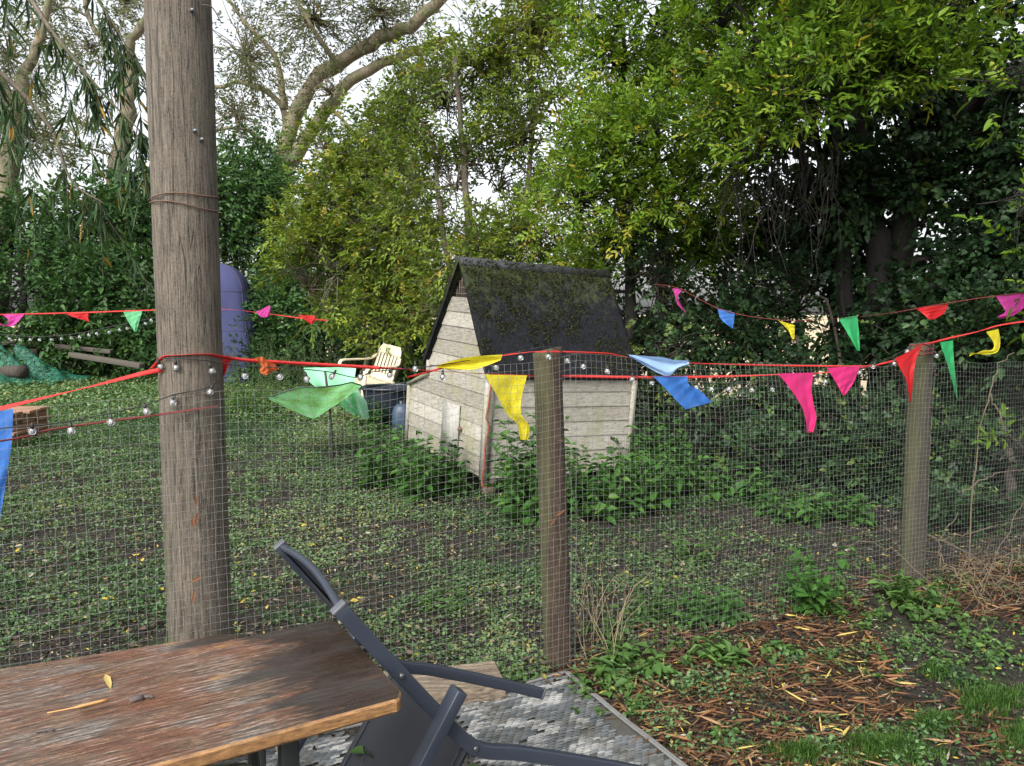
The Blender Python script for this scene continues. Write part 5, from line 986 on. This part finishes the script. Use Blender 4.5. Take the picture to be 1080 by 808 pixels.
NET = [((412, 512), 16, .42, .25, 'nettle clump in front of the nest box'), ((455, 522), 22, .40, .28, 'nettle clump under the hatch of the hen house'), ((545, 540), 14, .62, .16, 'tall dark nettles at the near corner of the hen house'), ((565, 548), 12, .45, .2, 'nettles just left of the middle post'),
       ((625, 542), 18, .42, .28, 'nettles along the side wall right of the middle post'), ((672, 540), 18, .40, .26, 'nettles at the rear corner of the hen house'), ((715, 520), 12, .34, .25, 'nettle clump under the blue pennant'), ((770, 528), 8, .26, .25, 'low nettles in front of the dark hedge'),
       ((395, 455), 14, .40, .3, 'nettles beside the blue can'), ((690, 505), 16, .5, .3, 'nettles behind the rear corner of the hen house'), ((830, 545), 7, .18, .25, 'short nettles under the pink pennants'), ((890, 555), 7, .18, .22, 'sparse nettles left of the right post')]
for (px, py), n, h, s, lab in NET: weed('nettle_clump', lab, 'nettles', onG(px, py), int(n * 1.6), h * 1.15, s, .115, .065, L_nettle, 'nettles in the pen', 7, .92, .14, .5)
L_feather = leafmat('leaf_feathery', [(0, (.045, .075, .03)), (1, (.1, .15, .06))], .25)
for px, py, h, lab in ((262, 425, 1.0, 'tall feathery weeds right of the blue tent'), (300, 418, 1.05, 'tall feathery weeds under the small red pennant'), (340, 412, 1.0, 'feathery weeds behind the mint sheet'), (245, 440, .5, 'low leafy weeds just right of the pole'), (285, 440, .45, 'leafy weeds below the orange knot')):
    weed('weed_clump', lab, 'weeds', onG(px, py), 46, h, .5, .07, .018 if h > .6 else .035, L_feather if h > .6 else L_weed, 'weeds by the tent', 12, .95, .12, .5, .003)
FW_ = [((660, 712), 14, .12, .10, .09, .045, 'broad-leaved weed at the foot of the middle post'), ((690, 655), 14, .2, .10, .06, .03, 'pale leafy weed right of the middle post'), ((640, 740), 20, .07, .14, .04, .026, 'low bright weeds beside the mat edge'), ((700, 690), 26, .07, .2, .035, .024, 'chickweed patch right of the middle post'),
       ((865, 640), 16, .34, .14, .075, .05, 'dark bushy weed in the middle of the right foreground'), ((832, 640), 12, .22, .12, .05, .03, 'yellowish weed beside the dark bushy weed'), ((728, 660), 10, .24, .08, .07, .035, 'young nettle left of the dark bushy weed'), ((768, 655), 7, .2, .06, .085, .045, 'large-leaved seedling left of the dark bushy weed'),
       ((950, 640), 12, .2, .12, .075, .042, 'green leafy weed at the foot of the right post'), ((985, 655), 12, .13, .13, .06, .035, 'small weeds right of the right post'), ((765, 700), 8, .12, .05, .11, .03, 'long-leaved dock seedling among the brown litter'), ((822, 692), 5, .06, .05, .07, .045, 'small rosette amid the brown litter'),
       ((905, 655), 14, .1, .16, .045, .03, 'low weeds between the bushy weed and the right post'), ((1010, 690), 26, .06, .2, .035, .022, 'low green patch at the right edge above the grass'), ((1055, 680), 20, .08, .2, .04, .024, 'low weeds touching the right edge'), ((730, 590), 12, .24, .12, .05, .035, 'weed behind the mesh left of centre right'),
       ((640, 670), 12, .12, .08, .05, .03, 'weed touching the right side of the middle post'), ((915, 700), 12, .05, .14, .035, .022, 'tiny weeds in bare soil under the right post'), ((770, 782), 8, .04, .05, .04, .025, 'little clover-like weed at the bottom in the litter'), ((520, 715), 6, .08, .05, .045, .03, 'weed by the wooden deck board'),
       ((470, 640), 14, .09, .1, .055, .03, 'pale weed in the pen behind the chair back'), ((560, 720), 5, .07, .03, .05, .03, 'weed between the board and the middle post')]
for (px, py), n, h, s, ll, lw, lab in FW_: weed('weed_plant', lab, 'weed', onG(px, py), n, h, s, ll, lw, L_weed if 'dark' not in lab else L_nettle, 'weeds on the near side', 4 if h < .15 else 6, .6 if h < .15 else .8, .22, .5, .0018)
uw = atZ(330, 900, 0)
weed('weed_plant', 'leafy weed growing under the trestle table', 'weed', np.array([-.45, 1.75, 0]), 14, .4, .2, .08, .045, L_weed, 'weeds on the near side', 6, .8, .2)

# ---- ground cover scattered over the soil (uncountable)
def scatter(n, y0, y1, marg=.72, pw=1.0):
    y = y0 + (y1 - y0) * rng.random(n) ** pw; x = (rng.random(n) * 2 - 1) * (marg * y + .5); return x, y
gc = MB(); x, y = scatter(230000, 1.7, 12, .88, 1.25)
s = sdist(x, y); nv = fbm(x * 1.1, y * 1.1, 60) * .27 + fbm(x * 4.5, y * 4.5, 61) * .3 + fbm(x * 19, y * 19, 62, 2) * .43
thr = np.where(s > 0, .46 - .05 * np.clip((y - 5) / 4, 0, 1) + .15 * np.exp(-((x - .3) / .5) ** 2 - ((y - 3.4) / .45) ** 2) + .16 * np.clip((x - .8) / 1.2, 0, 1) * (y < 5.6) + .05, .60)
left = (x < -.35 * y) & (y > 7.5); thr = np.where(left, .25, thr)
mu, mv = (x - R0[0]) * RX[0] + (y - R0[1]) * RX[1], (x - R0[0]) * RY[0] + (y - R0[1]) * RY[1]; on_mat = (mu > -.02) & (mv > -.02); tu = (x - tr0[0]) * tdir[0] + (y - tr0[1]) * tdir[1]; tvv = (x - tr0[0]) * tn[0] + (y - tr0[1]) * tn[1]; on_mat |= (tu < .02) & (tu > -1.05) & (tvv < .03) & (tvv > -.25)
ok = (nv > thr + rng.normal(0, .035, len(x))) & ~on_mat; hx_ = (x - q(LEN / 2, WID / 2, 0)[0]); x, y = x[ok], y[ok]
u0 = rng.integers(3, 6, len(x)); xr = np.repeat(x, 4) + rng.normal(0, .022, len(x) * 4); yr = np.repeat(y, 4) + rng.normal(0, .022, len(x) * 4); n = len(xr)
az = rng.uniform(0, 2 * PI, n); dd = np.stack([np.cos(az), np.sin(az), rng.normal(.25, .3, n)], 1); hz = rng.random(n) ** 2 * np.where(yr > 8, .14, .04)
base_h = gh(xr, yr) + .004 + hz; sz = rng.uniform(.008, .026, n) * (1 + .07 * np.clip(yr - 4, 0, 8)); rn = np.clip(np.repeat(fbm(x * .9, y * .9, 63), 4) + rng.normal(0, .22, n), 0, 1)
gc.kites(np.stack([xr, yr, base_h], 1), dd, np.array([[0, 0, 1.]]) + rng.normal(0, .3, (n, 3)), sz, sz * .62, rn)
x, y = scatter(60000, 10, 17.5, .8, 1); ok = (x < .1 * y) & (fbm(x * .8, y * .8, 64) > .3); x, y = x[ok], y[ok]; xr = np.repeat(x, 3) + rng.normal(0, .06, len(x) * 3); yr = np.repeat(y, 3) + rng.normal(0, .06, len(x) * 3); n = len(xr); az = rng.uniform(0, 2 * PI, n)
gc.kites(np.stack([xr, yr, gh(xr, yr) + rng.random(n) ** 2 * .16], 1), np.stack([np.cos(az), np.sin(az), rng.normal(.4, .3, n)], 1), np.array([[0, 0, 1.]]) + rng.normal(0, .3, (n, 3)), rng.uniform(.04, .08, n), .035, np.clip(rng.normal(.6, .25, n), 0, 1))
L_gc = leafmat('leaf_ground_cover', [(0, (.022, .05, .02)), (.45, (.065, .13, .042)), (.75, (.145, .235, .095)), (.97, (.2, .27, .1)), (1, (.3, .27, .1))], .2, .45, .25)
tag(gc.obj('ground_cover', L_gc), None, None, kind='stuff')
# brown willow-leaf litter in front, twig litter in the pen
lt = MB(); x, y = scatter(52000, 1.7, 5.6, .95); s = sdist(x, y); ok = (s < .15) & (x > .1) & (fbm(x * 2.2, y * 2.2, 70) + .16 * np.exp(-((x - 1.1) / .8) ** 2) + .12 * (fbm(x * 9, y * 9, 72) - .5) + .05 * (x > 1.2) > .53) & ~(((x - R0[0]) * RX[0] + (y - R0[1]) * RX[1] > 0) & ((x - R0[0]) * RY[0] + (y - R0[1]) * RY[1] > 0) & (rng.random(len(x)) < .97)); x, y = x[ok], y[ok]
n = len(x); az = np.where(rng.random(n) < .5, rng.normal(.1, .7, n), rng.uniform(0, 2 * PI, n)); dd = np.stack([np.cos(az), np.sin(az), rng.normal(0, .1, n)], 1)
lt.leaves(np.stack([x, y, gh(x, y) + rng.uniform(.004, .02, n)], 1), dd, np.array([[0, 0, 1.]]) + rng.normal(0, .5, (n, 3)), rng.uniform(.03, .12, n), rng.uniform(.004, .0105, n), np.clip(rng.normal(.4, .3, n), 0, 1), .5, -.06)
L_lit = leafmat('brown_litter', [(0, (.025, .014, .009)), (.35, (.09, .043, .021)), (.7, (.22, .105, .046)), (.93, (.34, .22, .12)), (1, (.45, .36, .1))], .1, .7, .2)
tag(lt.obj('leaf_litter', L_lit), None, None, kind='stuff')
tw_ = MB(); x, y = scatter(125000, 1.7, 9, .9, 1.3); s = sdist(x, y); ok = (rng.random(len(x)) < np.where(s > -.3, 1, .8)) & (fbm(x * 1.7, y * 1.7, 71) > .2) & ~(((x - R0[0]) * RX[0] + (y - R0[1]) * RX[1] > 0) & ((x - R0[0]) * RY[0] + (y - R0[1]) * RY[1] > 0)); x, y = x[ok], y[ok]; n = len(x); az = rng.uniform(0, 2 * PI, n)
dd = np.stack([np.cos(az), np.sin(az), rng.normal(.05, .12, n)], 1); tw_.kites(np.stack([x, y, gh(x, y) + rng.uniform(.004, .022, n)], 1), dd, np.array([[0, 0, 1.]]) + rng.normal(0, .5, (n, 3)), rng.uniform(.01, .06, n) * rng.uniform(.4, 1, n), rng.uniform(.002, .011, n), np.clip(rng.normal(.45, .3, n), 0, 1))
x, y = scatter(9000, 2.2, 8.5, .74, 1.2); s = sdist(x, y); ok = (s > -.2) & (fbm(x * 2.4, y * 2.4, 75) > .42); x, y = x[ok], y[ok]; n = len(x); az = rng.uniform(0, 2 * PI, n)
tw_.leaves(np.stack([x, y, gh(x, y) + rng.uniform(.01, .03, n)], 1), np.stack([np.cos(az), np.sin(az), rng.normal(0, .3, n)], 1), np.array([[0, 0, 1.]]) + rng.normal(0, .5, (n, 3)), rng.uniform(.02, .05, n), rng.uniform(.012, .024, n), np.clip(rng.normal(.45, .3, n), 0, 1), .3, -.1)
x, y = scatter(60000, 1.7, 7, .85, 1.2); n = len(x); tw_.kites(np.stack([x, y, gh(x, y) + rng.uniform(0, .008, n)], 1), rng.normal(0, 1, (n, 3)) * np.array([1, 1, .5]), rng.normal(0, 1, (n, 3)), rng.uniform(.006, .018, n), rng.uniform(.006, .014, n), np.clip(rng.exponential(.16, n), 0, .8))
L_tw = leafmat('dry_bits', [(0, (.016, .011, .008)), (.45, (.05, .036, .026)), (.8, (.14, .105, .075)), (.96, (.38, .34, .27)), (1, (.45, .33, .05))], .05, .8, .2)
tag(tw_.obj('twig_litter', L_tw), None, None, kind='stuff')
# grass, lower right
gr = MB(); PX = [(930, 795, 62, 20), (985, 715, 18, 8), (1045, 745, 45, 22), (845, 802, 40, 12), (1075, 785, 30, 18), (985, 768, 30, 10)]
for px, py, rx, ry in PX:
    n = int(rx * ry * 1.9); a = rng.uniform(0, 2 * PI, n); r_ = rng.random(n) ** .75 * (1 + .35 * np.sin(a * 3 + px) + .2 * np.sin(a * 7)); pts = np.array([atZ(px + rx * k * math.cos(b), py + ry * k * math.sin(b), 0) for k, b in zip(r_, a)])
    c = np.array([atZ(px, py, 0)] * n); pts = pts[:n]; az = rng.uniform(0, 2 * PI, n); h = rng.uniform(.03, .085, n) * np.clip(1.15 - .5 * r_, .3, 1.2)
    lean = rng.uniform(.1, .9, n); p0 = pts.copy(); p0[:, 2] = gh(p0[:, 0], p0[:, 1]); o = np.stack([np.cos(az), np.sin(az), 0 * az], 1)
    gr.leaves(p0, o * lean[:, None] * .6 + np.array([[0, 0, 1.]]), np.stack([-np.sin(az) * 0 + o[:, 0], o[:, 1], 0 * az + .3], 1), h, rng.uniform(.0022, .004, n), np.clip(rng.normal(.5, .25, n), 0, 1), .2, .25)
L_grass = leafmat('grass_blades', [(0, (.025, .06, .012)), (.5, (.05, .115, .02)), (1, (.09, .17, .035))], .3)
tag(gr.obj('grass', L_grass), None, None, kind='stuff')
# dry bramble canes, right edge
t = thing('bramble_tangle', onG(1050, 640), 'tangle of dry tan bramble canes at the right edge beside the right post', 'dead stems')
m = MB(); M_cane = plain('dry_cane', (.105, .08, .05), .8, 0, .6, 15)
for k in range(55):
    a = onG(rng.uniform(1000, 1140), rng.uniform(590, 650)); ln = rng.uniform(.3, 1.1); az = rng.uniform(0, 2 * PI); h = rng.uniform(.03, .2) * (1 if k > 20 else 1.8)
    b = a + np.array([math.cos(az) * ln, math.sin(az) * ln * .6, rng.uniform(0, .15)]); mid = (a + b) / 2 + np.array([rng.normal(0, .08), rng.normal(0, .08), h]); m.tubes(path([a, lerp(a, mid, .6) + UZ * h * .2, mid, b], 14, .008), np.linspace(.003, .001, 14) * rng.uniform(.5, 1.2), 5)
for pts in (((1022, 600, 4.3), (1030, 480, 4.4), (1042, 420, 4.4), (1060, 378, 4.5), (1090, 372, 4.5)), ((1045, 415, 4.4), (1060, 450, 4.4), (1085, 480, 4.4)), ((985, 570, 4.5), (1030, 560, 4.4), (1080, 545, 4.4)), ((1000, 640, 4.2), (990, 580, 4.3), (1010, 540, 4.4)), ((1015, 520, 4.4), (1050, 500, 4.5), (1095, 495, 4.6))):
    m.tubes(path(S(*pts), 24, .006), np.linspace(.0042, .002, 24), 5)
m.obj('canes', M_cane, t)
for o in bpy.data.objects:
    for k in ('_w', '_l'):
        if k in o: del o[k]
